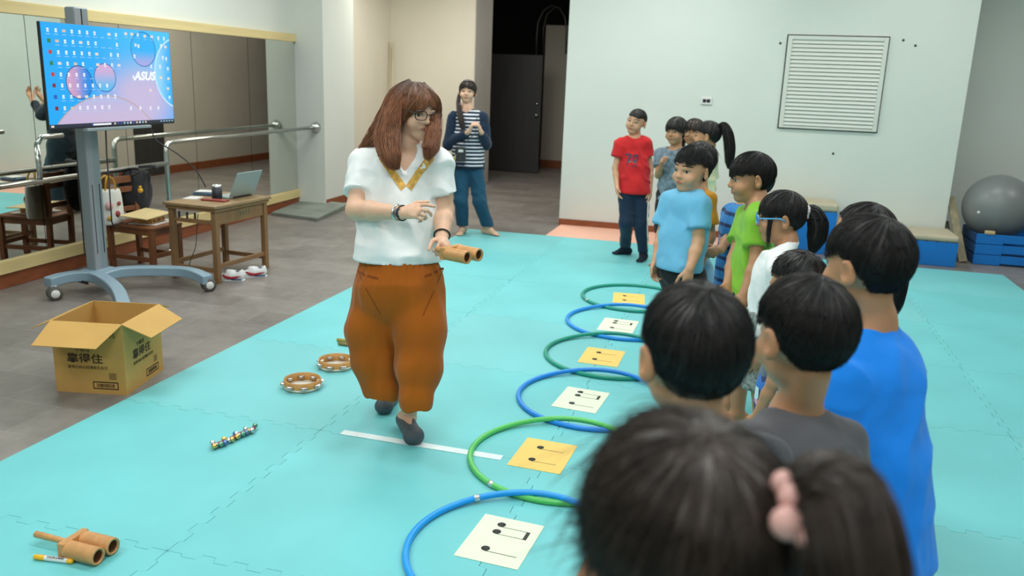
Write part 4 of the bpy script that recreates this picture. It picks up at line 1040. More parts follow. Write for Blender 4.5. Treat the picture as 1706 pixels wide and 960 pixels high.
def face_parts(H, prims, parent, lip='lips', blink=.8, brow=1.0, mouth=0.0, liner=1.0, browm=None):
    """eyes, brows and lips seated on the skin found by marching in from the front."""
    def front(x, z):
        ys = np.linspace(-.62, -.1, 140); P = H.pts(np.stack([np.full(140, x), ys, np.full(140, z)], 1)); f = sdf_at(prims, P)
        k = np.argmax(f < 0); return ys[k] if (f < 0).any() else -.38
    h = H.h
    for s in (-1, 1):
        m = MB(); x0, z0 = s*.152, .0; n = 12
        top, bot = [], []
        for i in range(n+1):
            t = i/n*2-1; xx = x0+t*.078; a = (1-t*t)
            top.append((xx, z0+.006*s*t+.034*blink*a**.7+.004)); bot.append((xx, z0-.028*blink*a+.000+.006*s*t))
        vs = []; fs = []
        for q in (top, bot):
            for (x, z) in q: vs.append(H(x, front(x, z)-.003, z))
        mid = [H((top[i][0]), front(top[i][0], (top[i][1]+bot[i][1])/2)-.003-.012*(1-(i/n*2-1)**2), (top[i][1]+bot[i][1])/2) for i in range(n+1)]
        vs += mid; N = n+1
        for i in range(n): fs += [(i, i+1, 2*N+i+1, 2*N+i), (2*N+i, 2*N+i+1, N+i+1, N+i)]
        m.add(vs, fs, 0, True)
        yi = front(x0, z0)
        m.sphere(tuple(H(x0, yi-.004, z0+.004)), (.033*h, .016*h, .033*h), 12, 1, rot=Matrix(H.R.tolist()))
        m.tube([H(x, front(x, z)-.006, z+.004) for (x, z) in top], [.004*h+.005*h*liner*(1-abs(i/n*2-1)) for i in range(n+1)], 6, 2)
        m.build('eye', [M_eyew, M_iris, M_brow], parent)
        P = []
        for i in range(9):
            t = i/8; x = s*(.055+t*.20); z = .126+.020*math.sin(t*3.1)-.022*t; P.append(H(x, front(x, z)-.006, z))
        MB().tube(P, [(.005+.010*math.sin((i/8)*2.6+.3))*h*brow for i in range(9)], 7).build('eyebrow', browm or M_brow, parent)
    for nm, z0, hz, w in (('lips', -.240, .016, .098), ):
        m = MB(); n = 10
        for (zz, amp, r) in ((-.235, .010, .011), (-.264-mouth, -.012, .013)):
            P = []
            for i in range(n+1):
                t = i/n*2-1; x = t*w; z = zz+amp*(1-t*t)*.6+(-.010 if zz > -.25 else .004)*abs(t); P.append(H(x, front(x, z)+.006, z))
            m.tube(P, [r*h*(1-.8*abs(i/n*2-1)**2)+.001 for i in range(n+1)], 8)
        m.build('lips', M_lip if lip == 'lips' else mat(lip, lip, .45), parent)

# ---------------------------------------------------------------- hair
def hair(H, parent, material, limits=((0, 114), (32, 112), (55, 104), (85, 92), (112, 108), (150, 119), (180, 120)), thick=.05, tilt=24, n=1500, length=.42, seed=1, drop=(.35, .2, .08), taper=.9, clump=.6, radius=.0045, jag=5, lift=.02, fly=.012, swirl=.5, name='hair', segs=7, part=None, body=True):
    """scalp cap with a hairline by azimuth plus individual strands combed away from the whorl."""
    rs = np.random.RandomState(seed); t = math.radians(tilt)
    q = np.array([0, math.sin(t), math.cos(t)]); fr = np.array([0, -math.cos(t), math.sin(t)]); sd = np.array([1.0, 0, 0])
    la = np.array([a for a, _ in limits]); lv = np.array([v for _, v in limits])
    def limit(az):
        a = np.abs((np.degrees(az)+180) % 360-180); return np.radians(np.interp(a, la, lv)+jag*vnoise(np.stack([az*6+seed, az*0+3.1, az*0+seed], -1).reshape(-1, 3)).reshape(np.shape(az)))
    def pos(th, az, off):
        d = np.sin(th)[..., None]*(np.cos(az)[..., None]*fr+np.sin(az)[..., None]*sd)+np.cos(th)[..., None]*q
        re = 1/np.sqrt(((d/SCALP)**2).sum(-1))
        rc = 1/np.sqrt((d[..., 0]/SCALP[0])**2+(d[..., 1]/SCALP[1])**2+1e-6)
        a = np.abs((np.degrees(az)+180) % 360-180); dr = np.interp(a, (0, 90, 180), drop)
        low = np.clip(-d[..., 2]*4, 0, 1)
        r = re+(np.minimum(rc, re*1.35)-re)*dr*low
        return SC0+d*(r+off)[..., None]
    nt, na = 26, 96
    az = np.linspace(-math.pi, math.pi, na, endpoint=False); lim = limit(az)
    s = np.linspace(0, 1, nt)
    TH = s[:, None]*lim[None, :]; AZ = np.broadcast_to(az, TH.shape)+swirl*(1-s)[:, None]*.0
    st = vnoise(np.stack([AZ*9+seed, TH*1.5, AZ*0+seed*1.7], -1).reshape(-1, 3)).reshape(TH.shape)
    st2 = vnoise(np.stack([AZ*22+seed, TH*2, AZ*0+5+seed], -1).reshape(-1, 3)).reshape(TH.shape)
    off = thick*(1-taper*s[:, None]**2.2)*(1+.22*st)+(.006*st+.006*st2)*np.clip(TH*2, 0, 1)*min(1, thick/.04)
    P = pos(TH, AZ, off)
    inner = pos(TH[-1:]*.985, AZ[-1:], np.full((1, na), -.03)); deep = pos(TH[-1:]*.86, AZ[-1:], np.full((1, na), -.045))
    P = np.concatenate([P, inner, deep]); rows = nt+2
    vs = H.pts(P.reshape(-1, 3)); i = np.arange(rows-1)[:, None]*na; j = np.arange(na)[None, :]; jn = (j+1) % na
    F = np.stack([i+j, i+na+j, i+na+jn, i+jn], -1).reshape(-1, 4)
    V = [vs] if body else []; Q = [F] if body else []; base = len(vs) if body else 0
    # strands
    if n:
        a0 = rs.uniform(-math.pi, math.pi, n); l0 = limit(a0); t0 = l0*np.sqrt(rs.uniform(0.0, 1, n))*.97
        L = length*rs.uniform(.6, 1.2, n); ss = np.linspace(0, 1, segs)
        th = t0[:, None]+L[:, None]*ss[None, :]/.42; th = np.minimum(th, (l0*1.035+rs.uniform(-.02, .06, n))[:, None]+ss[None, :]*.02)
        wob = rs.normal(0, .10, n)
        ac = (np.round(a0*7+rs.normal(0, .3, n))+.5*np.sin(t0*9+a0*3))/7
        azs = a0[:, None]+(ac-a0)[:, None]*clump*ss[None, :]+(wob[:, None]*ss[None, :]+swirl*.25*ss[None, :]**1)*np.clip(.5/np.maximum(np.sin(th), .25), 0, 1.5)
        ls = rs.uniform(.2, 1, 400)[((a0+3.2)*17).astype(int) % 400]; of = thick*(1-taper*np.clip(th/l0[:, None], 0, 1)**2.2)+.004+lift*.6*(ls[:, None]-.4)*ss[None, :]+lift*rs.uniform(0, 1, n)[:, None]*ss[None, :]*(1-.3*ss[None, :])+fly*(np.abs(rs.normal(0, 1, n))**2)[:, None]*ss[None, :]**2*.5
        C = H.pts(pos(th, azs, of).reshape(-1, 3)).reshape(n, segs, 3)
        W = radius*H.h*rs.uniform(.7, 1.3, n)[:, None]*(1-.85*ss[None, :]**2)*np.minimum(1, .55+ss[None, :]*3)
        V_, Q_ = ribbons(C, W); V.append(V_); Q.append(Q_+base)
    return np_mesh(name, np.concatenate(V), np.concatenate(Q), material, parent)
def ribbons(C, W):
    n, m, _ = C.shape; T = np.gradient(C, axis=1); T /= np.linalg.norm(T, axis=2, keepdims=True)+1e-12
    ref = np.where(np.abs(T[..., 2:3]) > .9, np.array([1.0, 0, 0]), np.array([0, 0, 1.0])); A = np.cross(T, ref); A /= np.linalg.norm(A, axis=2, keepdims=True)+1e-12; B = np.cross(T, A)
    ang = np.array([0, 2*math.pi/3, 4*math.pi/3])
    P = C[:, :, None, :]+W[..., None, None]*(np.cos(ang)[None, None, :, None]*A[:, :, None, :]+np.sin(ang)[None, None, :, None]*B[:, :, None, :])
    V = P.reshape(-1, 3); i = (np.arange(n)[:, None, None]*m+np.arange(m-1)[None, :, None])*3; k = np.arange(3)[None, None, :]; kn = (k+1) % 3
    Q = np.stack([i+k, i+kn, i+3+kn, i+3+k], -1).reshape(-1, 4)
    return V, Q
def lock(guides, parent, material, n=160, radius=.0012, seed=1, name='hair_lock', solid=True, wave=.0, spread=.9):
    """thick tresses: each guide is a list of (point, radius, flatness, flat direction)."""
    rs = np.random.RandomState(seed); V = []; Q = []; base = 0
    for g in guides:
        P = np.array(spline([p[0] for p in g], 6)); m = len(P); x = np.linspace(0, len(g)-1, m)
        R = np.interp(x, range(len(g)), [p[1] for p in g]); F = np.interp(x, range(len(g)), [p[2] for p in g]); fd = np.array(g[0][3], float)
        T = np.gradient(P, axis=0); T /= np.linalg.norm(T, axis=1)[:, None]
        A = fd-T*(T@fd)[:, None]; A /= np.linalg.norm(A, axis=1)[:, None]; B = np.cross(T, A)
        if solid:
            k = 30; q = np.linspace(0, 2*math.pi, k, endpoint=False)
            rr = 1+.15*vnoise(np.stack([np.cos(q)*5+seed+x[:, None]*0, np.sin(q)*5+x[:, None]*0, x[:, None]*.7+q*0], -1).reshape(-1, 3)).reshape(m, k)
            S = P[:, None]+(R[:, None]*rr)[..., None]*(np.cos(q)[None, :, None]*A[:, None]*F[:, None, None]+np.sin(q)[None, :, None]*B[:, None])*.84
            i = np.arange(m-1)[:, None]*k; j = np.arange(k)[None, :]; jn = (j+1) % k
            V.append(S.reshape(-1, 3)); Q.append(np.stack([i+j, i+jn, i+k+jn, i+k+j], -1).reshape(-1, 4)+base); base += m*k
        q = rs.uniform(0, 2*math.pi, n); r = np.sqrt(rs.uniform(.55, 1.1, n))*spread; dr = rs.normal(0, .12, n)
        s = np.linspace(0, 1, m); e = rs.uniform(.75, 1.06, n)
        wv = wave*np.sin(s[None]*9+rs.uniform(0, 6, n)[:, None])
        rad = R[None]*(r[:, None]+dr[:, None]*s[None])
        C = P[None]+(rad*np.cos(q[:, None]))[..., None]*A[None]*F[None, :, None]+(rad*np.sin(q[:, None])+wv)[..., None]*B[None]
        C = C+(rs.normal(0, .004, (n, 1, 3)))*s[None, :, None]
        W = radius*rs.uniform(.7, 1.4, n)[:, None]*(1-.8*s[None]**3)*np.ones((n, m)); W = np.where(s[None] > e[:, None], .00005, W)
        v, f = ribbons(C, W); V.append(v); Q.append(f+base); base += len(v)
    return np_mesh(name, np.concatenate(V), np.concatenate(Q), material, parent)

# ---------------------------------------------------------------- hands and bodies
def hand_prims(w, d, n, L, side, curl=(.35, .4, .45, .5), thumb=(.5, .5), k=.004, spread=.06):
    """w wrist, d pointing along the hand, n out of the palm's face, side = direction of the thumb."""
    d = nrm(d); n = nrm(np.asarray(n, float)-d*(np.dot(n, d))); s = nrm(np.asarray(side, float)-d*np.dot(side, d)-n*np.dot(side, n))
    out = [cone(w-d*L*.05, w+d*L*.25, L*.15, L*.19, .01, fdir=n, flat=1.5), cone(w+d*L*.2+s*L*.10, w+d*L*.44+s*L*.13, L*.095, L*.085, .008, fdir=n, flat=1.2), cone(w+d*L*.2-s*L*.08, w+d*L*.42-s*L*.13, L*.09, L*.08, .008, fdir=n, flat=1.2),
           cone(w+d*L*.3, w+d*L*.43, L*.14, L*.14, .008, fdir=n, flat=1.8)]
    lens = (.44, .50, .46, .36); pos = (.165, .055, -.055, -.16)
    for i in range(4):
        b = w+d*L*(.47-.03*abs(i-1.2))+s*L*pos[i]; c = curl[i] if not np.isscalar(curl) else curl
        a = 0.25*c; p = b; fl = lens[i]*L
        dirv = nrm(d+s*spread*(1.5-i)*.8)
        for j, (fr_, add) in enumerate(((.46, .55*c), (.30, 1.0*c), (.24, .7*c))):
            a2 = a+add*(1.0 if j else .8)
            v = dirv*math.cos(a2)+n*math.sin(a2); q = p+v*fl*fr_
            out.append(cone(p, q, L*(.050-.004*j-.004*(i == 3)), L*(.046-.005*j-.004*(i == 3)), k)); p = q; a = a2
    b = w+d*L*.14+s*L*.15+n*L*.04; v1 = nrm(d*.75+s*.62+n*.35*thumb[0]); q = b+v1*L*.24; v2 = nrm(d*(1-.35*thumb[1])+s*.25*(1-thumb[1])+n*(.3+.8*thumb[1])*thumb[0]); q2 = q+v2*L*.17; q3 = q2+nrm(v2+d*.25)*L*.13
    out += [cone(b-v1*L*.06, q, L*.078, L*.06, .008), cone(q, q2, L*.056, L*.050, k), cone(q2, q3, L*.050, L*.04, k)]
    return out
def foot_prims(an, toe, L, w=.032, k=.02):
    toe = nrm(np.array([toe[0], toe[1], 0])); z0 = .0
    heel = np.array([an[0], an[1], 0])-toe*L*.20; hz = w*1.0
    out = [ball(heel+np.array([0, 0, hz]), (w, w, w*1.0), k), cone(heel+np.array([0, 0, hz*.9]), heel+toe*L*.70+np.array([0, 0, w*.62]), w*.92, w*.62, k, fdir=(0, 0, 1), flat=1.0), cone(an, heel+toe*L*.45+np.array([0, 0, w*1.2]), w*.85, w*.7, k)]
    s = np.array([-toe[1], toe[0], 0])
    for i, (o_, l_) in enumerate(((-.9, .93), (-.42, .95), (0, .92), (.38, .88), (.72, .82))):
        sg = 1
        out.append(cone(heel+toe*L*.66+s*o_*w*.78+np.array([0, 0, w*.5]), heel+toe*L*(l_-.03)+s*o_*w*.85+np.array([0, 0, w*.36]), w*.34, w*.27, .008))
    out.append(Prim(lambda x, y, z: -z+0.0*x+0.0*y, None, None, 'i', 0))
    return out

class Fig:
    """A standing figure in its own frame: faces -Y, right hand at -X, feet on z = 0."""
    def __init__(s, label, xy, rz, Ht, hh, skin, build=1.0, adult=False, cat='person', group=None, name='person'):
        s.rz = math.radians(rz); s.root = np.array([xy[0], xy[1], 0.0]); s.H = Ht; s.hh = hh; s.skin = skin; s.b = build; s.adult = adult
        s.o = thing(name, label, cat, s.root, s.rz, group)
        S = Ht/1.28; b = build
        s.sw = (.132 if not adult else .150)*(S if not adult else Ht/1.58); s.cw = .122*S*b; s.ww = .110*S*b; s.hw = .118*S*b
        if adult: s.cw, s.ww, s.hw = .150*b, .145*b, .165*b
        zsh = Ht-hh*1.33; s.zsh = zsh; zh = .49*Ht; s.zh = zh
        s.J = dict(hipc=V3(0, 0, zh), waist=V3(0, 0, zh+.12*S), chest=V3(0, .0, zsh-.075*S), neckb=V3(0, .022*S, zsh+.015), head=V3(0, -.012*S, Ht-hh*.5))
        for g, t in ((-1, 'r'), (1, 'l')):
            s.J['sh'+t] = V3(g*s.sw, .01, zsh-.02*S); s.J['el'+t] = V3(g*(s.sw+.028*S), .03*S, zsh-.235*S*(1.05 if adult else 1)); s.J['wr'+t] = V3(g*(s.sw+.035*S), -.03*S, zsh-.42*S*(1.05 if adult else 1))
            s.J['hip'+t] = V3(g*s.hw*.55, 0, zh); s.J['kn'+t] = V3(g*s.hw*.62, -.012, .275*Ht); s.J['an'+t] = V3(g*s.hw*.66, .02, .052*Ht)
        s.S = S; s.hand = dict(r={}, l={}); s.toe = dict(r=(-.15, -1), l=(.15, -1)); s.ra = (.036*S, .030*S, .021*S) if not adult else (.047*b, .038*b, .025*b); s.rl = (.064*S, .046*S, .032*S) if not adult else (.078*b, .054*b, .038*b)
        s.hL = .140*S if not adult else .170; s.headrot = (0, 0, 0); s.chub = 1.0; s.ears = True; s.shoulder_r = .044*S if not adult else .052
    def L(s, p):                               # world to local
        return rotz(-s.rz) @ (np.asarray(p, float)-s.root)
    def px(s, x, y, dd=0.0):                   # the point on a sight line at the figure's own distance (+dd)
        return s.L(D(x, y, depth_of(s.root+np.array([0, 0, s.H*.6]))+dd))
    def pxa(s, x, y, depth): return s.L(D(x, y, depth))
    def head_frame(s): s.Hd = Head(s.J['head'], s.hh, *s.headrot); return s.Hd
    def body_prims(s, legs=True, feet=True):
        J = s.J; H = s.head_frame(); f = (0, 1, 0); L = []
        k_ = (J['waist'][2]-J['hipc'][2])/(J['chest'][2]-J['hipc'][2]); J['waist'] = J['hipc']+(J['chest']-J['hipc'])*k_
        L += [cone(J['hipc'], J['waist'], s.hw*.94, s.ww*.92, .03, fdir=f, flat=1.35), cone(J['waist'], J['chest'], s.ww*.92, s.cw*.92, .03, fdir=f, flat=1.4),
              cone(J['shr'], J['shl'], s.shoulder_r*.9, s.shoulder_r*.9, .04), cone(J['neckb']-V3(0, 0, .03), H(0, .13, -.28), .045*s.S if not s.adult else .054, .043*s.S if not s.adult else .05, .03),
              cone(J['neckb']+V3(0, .0, .015), J['shr']*.6+J['neckb']*.4, .03*s.S, .03*s.S, .04), cone(J['neckb']+V3(0, 0, .015), J['shl']*.6+J['neckb']*.4, .03*s.S, .03*s.S, .04)]
        L += head_prims(H, s.chub, ears=s.ears); s.head_list = head_prims(H, s.chub, ears=s.ears)
        for t in 'rl':
            sh, el, wr = J['sh'+t], J['el'+t], J['wr'+t]
            L += [cone(sh, el, s.ra[0], s.ra[1], .02), cone(el, el+(wr-el)*.35, s.ra[1]*.98, s.ra[1]*.98, .015), cone(el+(wr-el)*.35, wr, s.ra[1]*.98, s.ra[2], .015)]
            hp = dict(d=wr-el, n=V3(-1 if t == 'l' else 1, 0, 0), side=V3(0, -1, 0)); hp.update(s.hand[t])
            L += hand_prims(wr, hp.pop('d'), hp.pop('n'), s.hL, hp.pop('side'), **hp)
            if legs:
                hip, kn, an = J['hip'+t], J['kn'+t], J['an'+t]
                L += [cone(hip, kn, s.rl[0], s.rl[1], .02), cone(kn, kn+(an-kn)*.35+V3(0, .012, 0), s.rl[1]*.95, s.rl[1]*.98, .02), cone(kn+(an-kn)*.35+V3(0, .012, 0), an, s.rl[1]*.98, s.rl[2], .02)]
                if feet: L += foot_prims(an, s.toe[t], .155*s.S if not s.adult else .225, .03*s.S if not s.adult else .037)
        return L
    def build_body(s, h=.0048, **kw):
        v, q = surface(s.body_prims(**kw), h); s.body = np_mesh('body', v, q, s.skin, s.o); return s
    def face(s, **kw): face_parts(s.Hd, s.head_list, s.body, **kw)
    def shirt(s, material, hem=None, sleeve=.55, loose=.013, flare=.012, neck=.062, h=.0062, sl_loose=.018, vneck=0.0, name='shirt', amp=.004, seed=0, long=False, fold=None, hem_w=None):
        J = s.J; f = (0, 1, 0); hem = s.zh-.04 if hem is None else hem
        lean = lambda z: J['hipc']+(J['chest']-J['hipc'])*((z-J['hipc'][2])/(J['chest'][2]-J['hipc'][2]))
        hb = lean(hem); top = J['chest']
        hw = (max(s.hw, s.ww)+loose+flare) if hem_w is None else hem_w
        cuts = [(V3(0, 0, hem), V3(0, 0, -1))]
        L = [cone(hb, lean((hem+top[2])/2), hw, s.ww+loose+flare*.6, .02, fdir=f, flat=1.32, cuts=cuts), cone(lean((hem+top[2])/2), top, s.ww+loose+flare*.6, s.cw+loose*.8, .03, fdir=f, flat=1.38, cuts=cuts),
             cone(J['shr'], J['shl'], s.shoulder_r+loose*.45, s.shoulder_r+loose*.45, .04), cone(J['neckb']+V3(0, .0, .005), J['shr']*.55+J['neckb']*.45, .034*s.S+loose*.3, .034*s.S+loose*.3, .035), cone(J['neckb']+V3(0, 0, .005), J['shl']*.55+J['neckb']*.45, .034*s.S+loose*.3, .034*s.S+loose*.3, .035)]
        for t in 'rl':
            sh, el, wr = J['sh'+t], J['el'+t], J['wr'+t]; sl = sleeve if np.isscalar(sleeve) else sleeve['rl'.index(t)]
            if sl <= 1.0:
                e = sh+(el-sh)*sl; L.append(cone(sh, sh+(el-sh)*(sl+.2), s.ra[0]+sl_loose*.8, s.ra[0]+sl_loose*1.15, .03, cuts=[(e, nrm(el-sh))]))
            else:
                e = el+(wr-el)*(sl-1); L += [cone(sh, el, s.ra[0]+sl_loose*.8, s.ra[1]+sl_loose, .025), cone(el, el+(wr-el)*(sl-1+.15), s.ra[1]+sl_loose, s.ra[2]+sl_loose*.9, .015, cuts=[(e, nrm(wr-el))])]
        nb = J['neckb']
        L.append(cone(nb+V3(0, -.012, .012), nb+V3(0, -.03, .14), neck, neck*1.1, .008, 's'))
        if vneck: L.append(cone(nb+V3(0, -.10, .0), nb+V3(0, -.15, -vneck), .05, .012, .006, 's', fdir=(0, 1, 0), flat=.55))
        return cloth(name, L, h, material, s.o, amp, (16, 16, 7), seed, fold, .022, [(hem, 1)])
    def pants(s, material, cuff=None, top=None, loose=.012, cuff_w=None, h=.0062, name='trousers', amp=.003, seed=3, knee_w=None):
        J = s.J; f = (0, 1, 0); top = s.zh+.09*s.S if top is None else top; cuff = s.J['anr'][2]+.01 if cuff is None else cuff
        tc = [(V3(0, 0, top), V3(0, 0, 1))]; L = [cone(J['hipc'], J['hipc']+(J['waist']-J['hipc'])*.9, s.hw+loose*.6, s.ww+loose*.5, .03, fdir=f, flat=1.3, cuts=tc)]
        for t in 'rl':
            hip, kn, an = J['hip'+t], J['kn'+t], J['an'+t]; cu = [(V3(0, 0, cuff), V3(0, 0, -1))]
            if cuff > kn[2]:
                w = s.rl[0]+loose*1.6 if cuff_w is None else cuff_w; L.append(cone(hip, hip+(kn-hip)*((hip[2]-cuff)/(hip[2]-kn[2])+.1), s.rl[0]+loose, w, .02, cuts=cu))
            else:
                kw_ = s.rl[1]+loose if knee_w is None else knee_w; w = s.rl[2]+loose if cuff_w is None else cuff_w
                L += [cone(hip, kn, s.rl[0]+loose*.8, kw_, .02, cuts=cu), cone(kn, an+(an-kn)*.08, kw_, w, .02, cuts=cu)]
        return cloth(name, L, h, material, s.o, amp, (14, 14, 9), seed, None, .016, [(cuff, 1)])
    def socks(s, material):
        for t in 'rl':
            an = s.J['an'+t]; kn = s.J['kn'+t]
            L = [p for p in foot_prims(an, s.toe[t], .155*s.S if not s.adult else .225, (.03*s.S if not s.adult else .037)+.0035)]
            L.insert(0, cone(an, an+(kn-an)*.32, s.rl[2]+.005, s.rl[2]+.007, .02)); v, q = surface(L, .005); np_mesh('sock', v, q, material, s.o)
def fabric(name, color, **kw):
    a = dict(rough=.85, var=.05, scale=9, bump=.12, bscale=300, sheen=.15, spec=.2); a.update(kw); return mat(name, color, **a)
def striped(name, base, stripe, period, duty=.5, axis='Z', offset=0.0):
    m = fabric(name, base); nt = m.node_tree; b = nt.nodes['Principled BSDF']
    tc = nt.nodes.new('ShaderNodeTexCoord'); sp = nt.nodes.new('ShaderNodeSeparateXYZ'); nt.links.new(tc.outputs['Object'], sp.inputs[0])
    md = nt.nodes.new('ShaderNodeMath'); md.operation = 'MULTIPLY_ADD'; md.inputs[1].default_value = 1/period; md.inputs[2].default_value = offset; nt.links.new(sp.outputs[axis], md.inputs[0])
    fr = nt.nodes.new('ShaderNodeMath'); fr.operation = 'FRACT'; nt.links.new(md.outputs[0], fr.inputs[0])
    lt = nt.nodes.new('ShaderNodeMath'); lt.operation = 'LESS_THAN'; lt.inputs[1].default_value = duty; nt.links.new(fr.outputs[0], lt.inputs[0])
    mx = nt.nodes.new('ShaderNodeMix'); mx.data_type = 'RGBA'; mx.inputs['A'].default_value = (*lin(base), 1); mx.inputs['B'].default_value = (*lin(stripe), 1)
    nt.links.new(lt.outputs[0], mx.inputs['Factor']); nt.links.new(mx.outputs['Result'], b.inputs['Base Color'])
    return m
def front_decal(fig, prims_obj, pts, material, name, off=.003):
    """a printed patch laid on the front of a garment: pts are (x, z) outlines in the figure's frame, projected back onto the cloth."""
    from mathutils.bvhtree import BVHTree
    me = prims_obj.data; bvh = BVHTree.FromPolygons([v.co for v in me.vertices], [tuple(p.vertices) for p in me.polygons])
    m = MB()
    for poly in pts:
        vs = []
        for (x, z) in poly:
            hit = bvh.ray_cast(Vector((x, -1.0, z)), Vector((0, 1, 0)))
            y = hit[0].y if hit[0] is not None else -.1
            vs.append((x, y-off, z))
        m.add(vs, [tuple(range(len(vs)))])
    return m.build(name, material, fig.o)
# ================================================================ the people
def kid(label, top, depth, rz, hh, skin, build=1.0, group=None, dx=0.0, dy=0.0):
    p = D(top[0], top[1], depth); f = Fig(label, (p[0]+dx, p[1]+dy), rz, float(p[2])-.012, hh, skin, build, group=group)
    hc = f.L(p); f.J['head'] = V3(hc[0], hc[1], f.H-hh*.5)
    return f
F_white = fabric('cotton_white', (.84, .86, .86)); F_navy = fabric('jersey_navy', '#1d2f45'); F_black = fabric('cotton_black', (.018, .018, .021)); F_rust = fabric('linen_rust', '#a4560f', var=.10, scale=5)
F_orange = fabric('cotton_amber', '#cf8f22'); F_lime = fabric('cotton_lime', '#84bf3c'); F_red = fabric('cotton_red', '#c8282c'); F_sky = fabric('cotton_sky', '#6fb9de'); F_royal = fabric('cotton_royal', '#1a86ee')
F_grey = fabric('cotton_charcoal', '#55555a'); F_cream = fabric('cotton_cream', '#e3dfb8'); F_steel = fabric('print_grey', '#73828f', var=.45, scale=26)
M_gold = mat('gold_trim', '#d9a84a', .55, var=.35, scale=70); M_shoe = mat('shoe_grey', '#4a4f57', .6)

# ---- the woman walking
T = Fig('adult walking in white V-neck tee and rust harem trousers, holding a two-tube wooden guiro', G(670, 722)[:2], 27, 1.585, .228, M_skinA, 1.0, adult=True)
J = T.J
J['shr'] = T.px(609, 270, .03); J['shl'] = T.px(727, 272, -.02); J['elr'] = T.px(593, 350, -.06); J['wrr'] = T.px(669, 355, -.25); J['ell'] = T.px(739, 350, .02); J['wrl'] = T.px(736, 398, -.12)
J['neckb'] = T.px(672, 246, .03); J['chest'] = T.px(668, 300, .02); J['waist'] = T.px(665, 370, .02); J['hipc'] = T.px(664, 432, .02); J['head'] = T.px(694, 186, -.01)
T.zsh = J['shr'][2]; T.zh = J['hipc'][2]; T.headrot = (26, 9, 4); T.cw = .143; T.ww = .148; T.hw = .185; T.ra = (.055, .043, .027); T.hL = .165; T.ears = False
fa, fb = G(684, 716), G(652, 678)
J['hipr'] = T.px(636, 450, .03); J['hipl'] = T.px(694, 450, .0); J['knr'] = T.px(632, 565, .05); J['knl'] = T.px(698, 560, -.02); T.rl = (.07, .05, .036)
J['anr'] = T.L(D(651, 657, depth_of(fb)+.06)); J['anl'] = T.L(D(681, 692, depth_of(fa)))
T.hand['r'] = dict(d=T.px(712, 349, -.31)-J['wrr'], n=V3(.1, .75, -.6), side=V3(0, .3, .9), curl=(.35, .85, 1.1, 1.2), thumb=(.6, .3))
T.hand['l'] = dict(d=T.px(747, 420, -.24)-J['wrl'], n=V3(-.5, .5, -.55), side=V3(.3, -.6, .7), curl=(1.25, 1.3, 1.35, 1.35), thumb=(.9, .6))
TH_ = T.head_frame
P_ = T.body_prims(feet=False)
v_, q_ = None, None
# feet in slip-on shoes: near foot flat, far foot on its toes
toeA = nrm(T.L(G(693, 746))-T.L(G(676, 712))); toeA[2] = 0
la = T.L(G(689, 738)); heelA = T.L(G(674, 712))
lb = T.L(G(640, 688)); heelB = J['anr']-V3(0, 0, .02)
P_ += [cone(J['anl']-V3(0, 0, .02), heelA+V3(0, 0, .045), .034, .034, .02), cone(heelA+V3(0, 0, .04), la+V3(0, 0, .03), .036, .03, .02), cone(J['anr'], lb+V3(0, 0, .035), .036, .030, .02)]
P_.append(Prim(lambda x, y, z: .004-z+0*x+0*y, None, None, 'i', 0)); v_, q_ = surface(P_, .0046); T.body = np_mesh('body', v_, q_, M_skinA, T.o)
def shoe_at(heel, toe_, r0, r1, an):
    d = toe_-heel
    L = [cone(heel, toe_, r0+.006, r1+.008, .02), ball(toe_, (r1+.014, r1+.014, r1+.006), .02), cone(heel+d*.12+V3(0, 0, .05), an+V3(0, 0, .05), .040, .044, .012, 's'), cone(heel+d*.25+V3(0, 0, .055), heel+d*.62+V3(0, 0, .058), .036, .030, .012, 's')]
    L.append(Prim(lambda x, y, z: .002-z+0*x+0*y, None, None, 'i', 0))
    v, q = surface(L, .0042); np_mesh('shoe', v, q, M_shoe, T.o)
shoe_at(heelA+V3(0, 0, .040), la+V3(0, 0, .034), .036, .032, J['anl'])
shoe_at(heelB-V3(0, 0, .012), lb+V3(0, 0, .036), .034, .030, J['anr'])
# harem trousers
wA = T.px(667, 418, .02); wB = T.px(666, 480, .01)
Lp = [cone(wA, wB, .150, .196, .03, fdir=(0, 1, 0), flat=1.28, cuts=[(V3(0, 0, float(T.px(665, 432, 0)[2])+.010), V3(0, 0, 1))])]
def leg_chain(pts, hem):
    for i in range(len(pts)-1):
        (x, y, dd, r), (x2, y2, dd2, r2) = pts[i], pts[i+1]; Lp.append(cone(T.px(x, y, dd), T.px(x2, y2, dd2), r, r2, .03, fdir=(0, 1, 0), flat=1.12, cuts=[(T.px(*hem), V3(.0, 0, -1))]))
leg_chain([(634, 470, .03, .105), (622, 550, .04, .122), (626, 600, .04, .104), (639, 650, .03, .068), (641, 690, .03, .055)], (640, 660, .03))
leg_chain([(697, 470, .0, .112), (701, 550, -.03, .112), (699, 615, -.06, .097), (694, 665, -.08, .069), (693, 700, -.08, .060)], (694, 680, -.08))
Lp.append(cone(T.px(612, 600, .03), T.px(613, 655, .03), .05, .018, .03))
def pleats(v):
    z = v[:, 2]; a = np.arctan2(v[:, 1], v[:, 0]); top_ = wA[2]+.05
    w = np.clip((z-(top_-.20))/.2, 0, 1)
    return .004*np.sin(a*34)*w+.006*vnoise(np.stack([v[:, 0]*22, v[:, 1]*22, z*3], 1))
trousers = cloth('harem_trousers', Lp, .0062, F_rust, T.o, .005, (13, 13, 4), 5, pleats)
hemz = float(T.px(665, 432, 0)[2])
tee = T.shirt(F_white, hem=hemz, sleeve=.66, loose=.020, flare=.012, neck=.070, vneck=.085, sl_loose=.014, amp=.006, seed=2, h=.0056, name='tee_shirt', hem_w=.203)
nb = J['neckb']
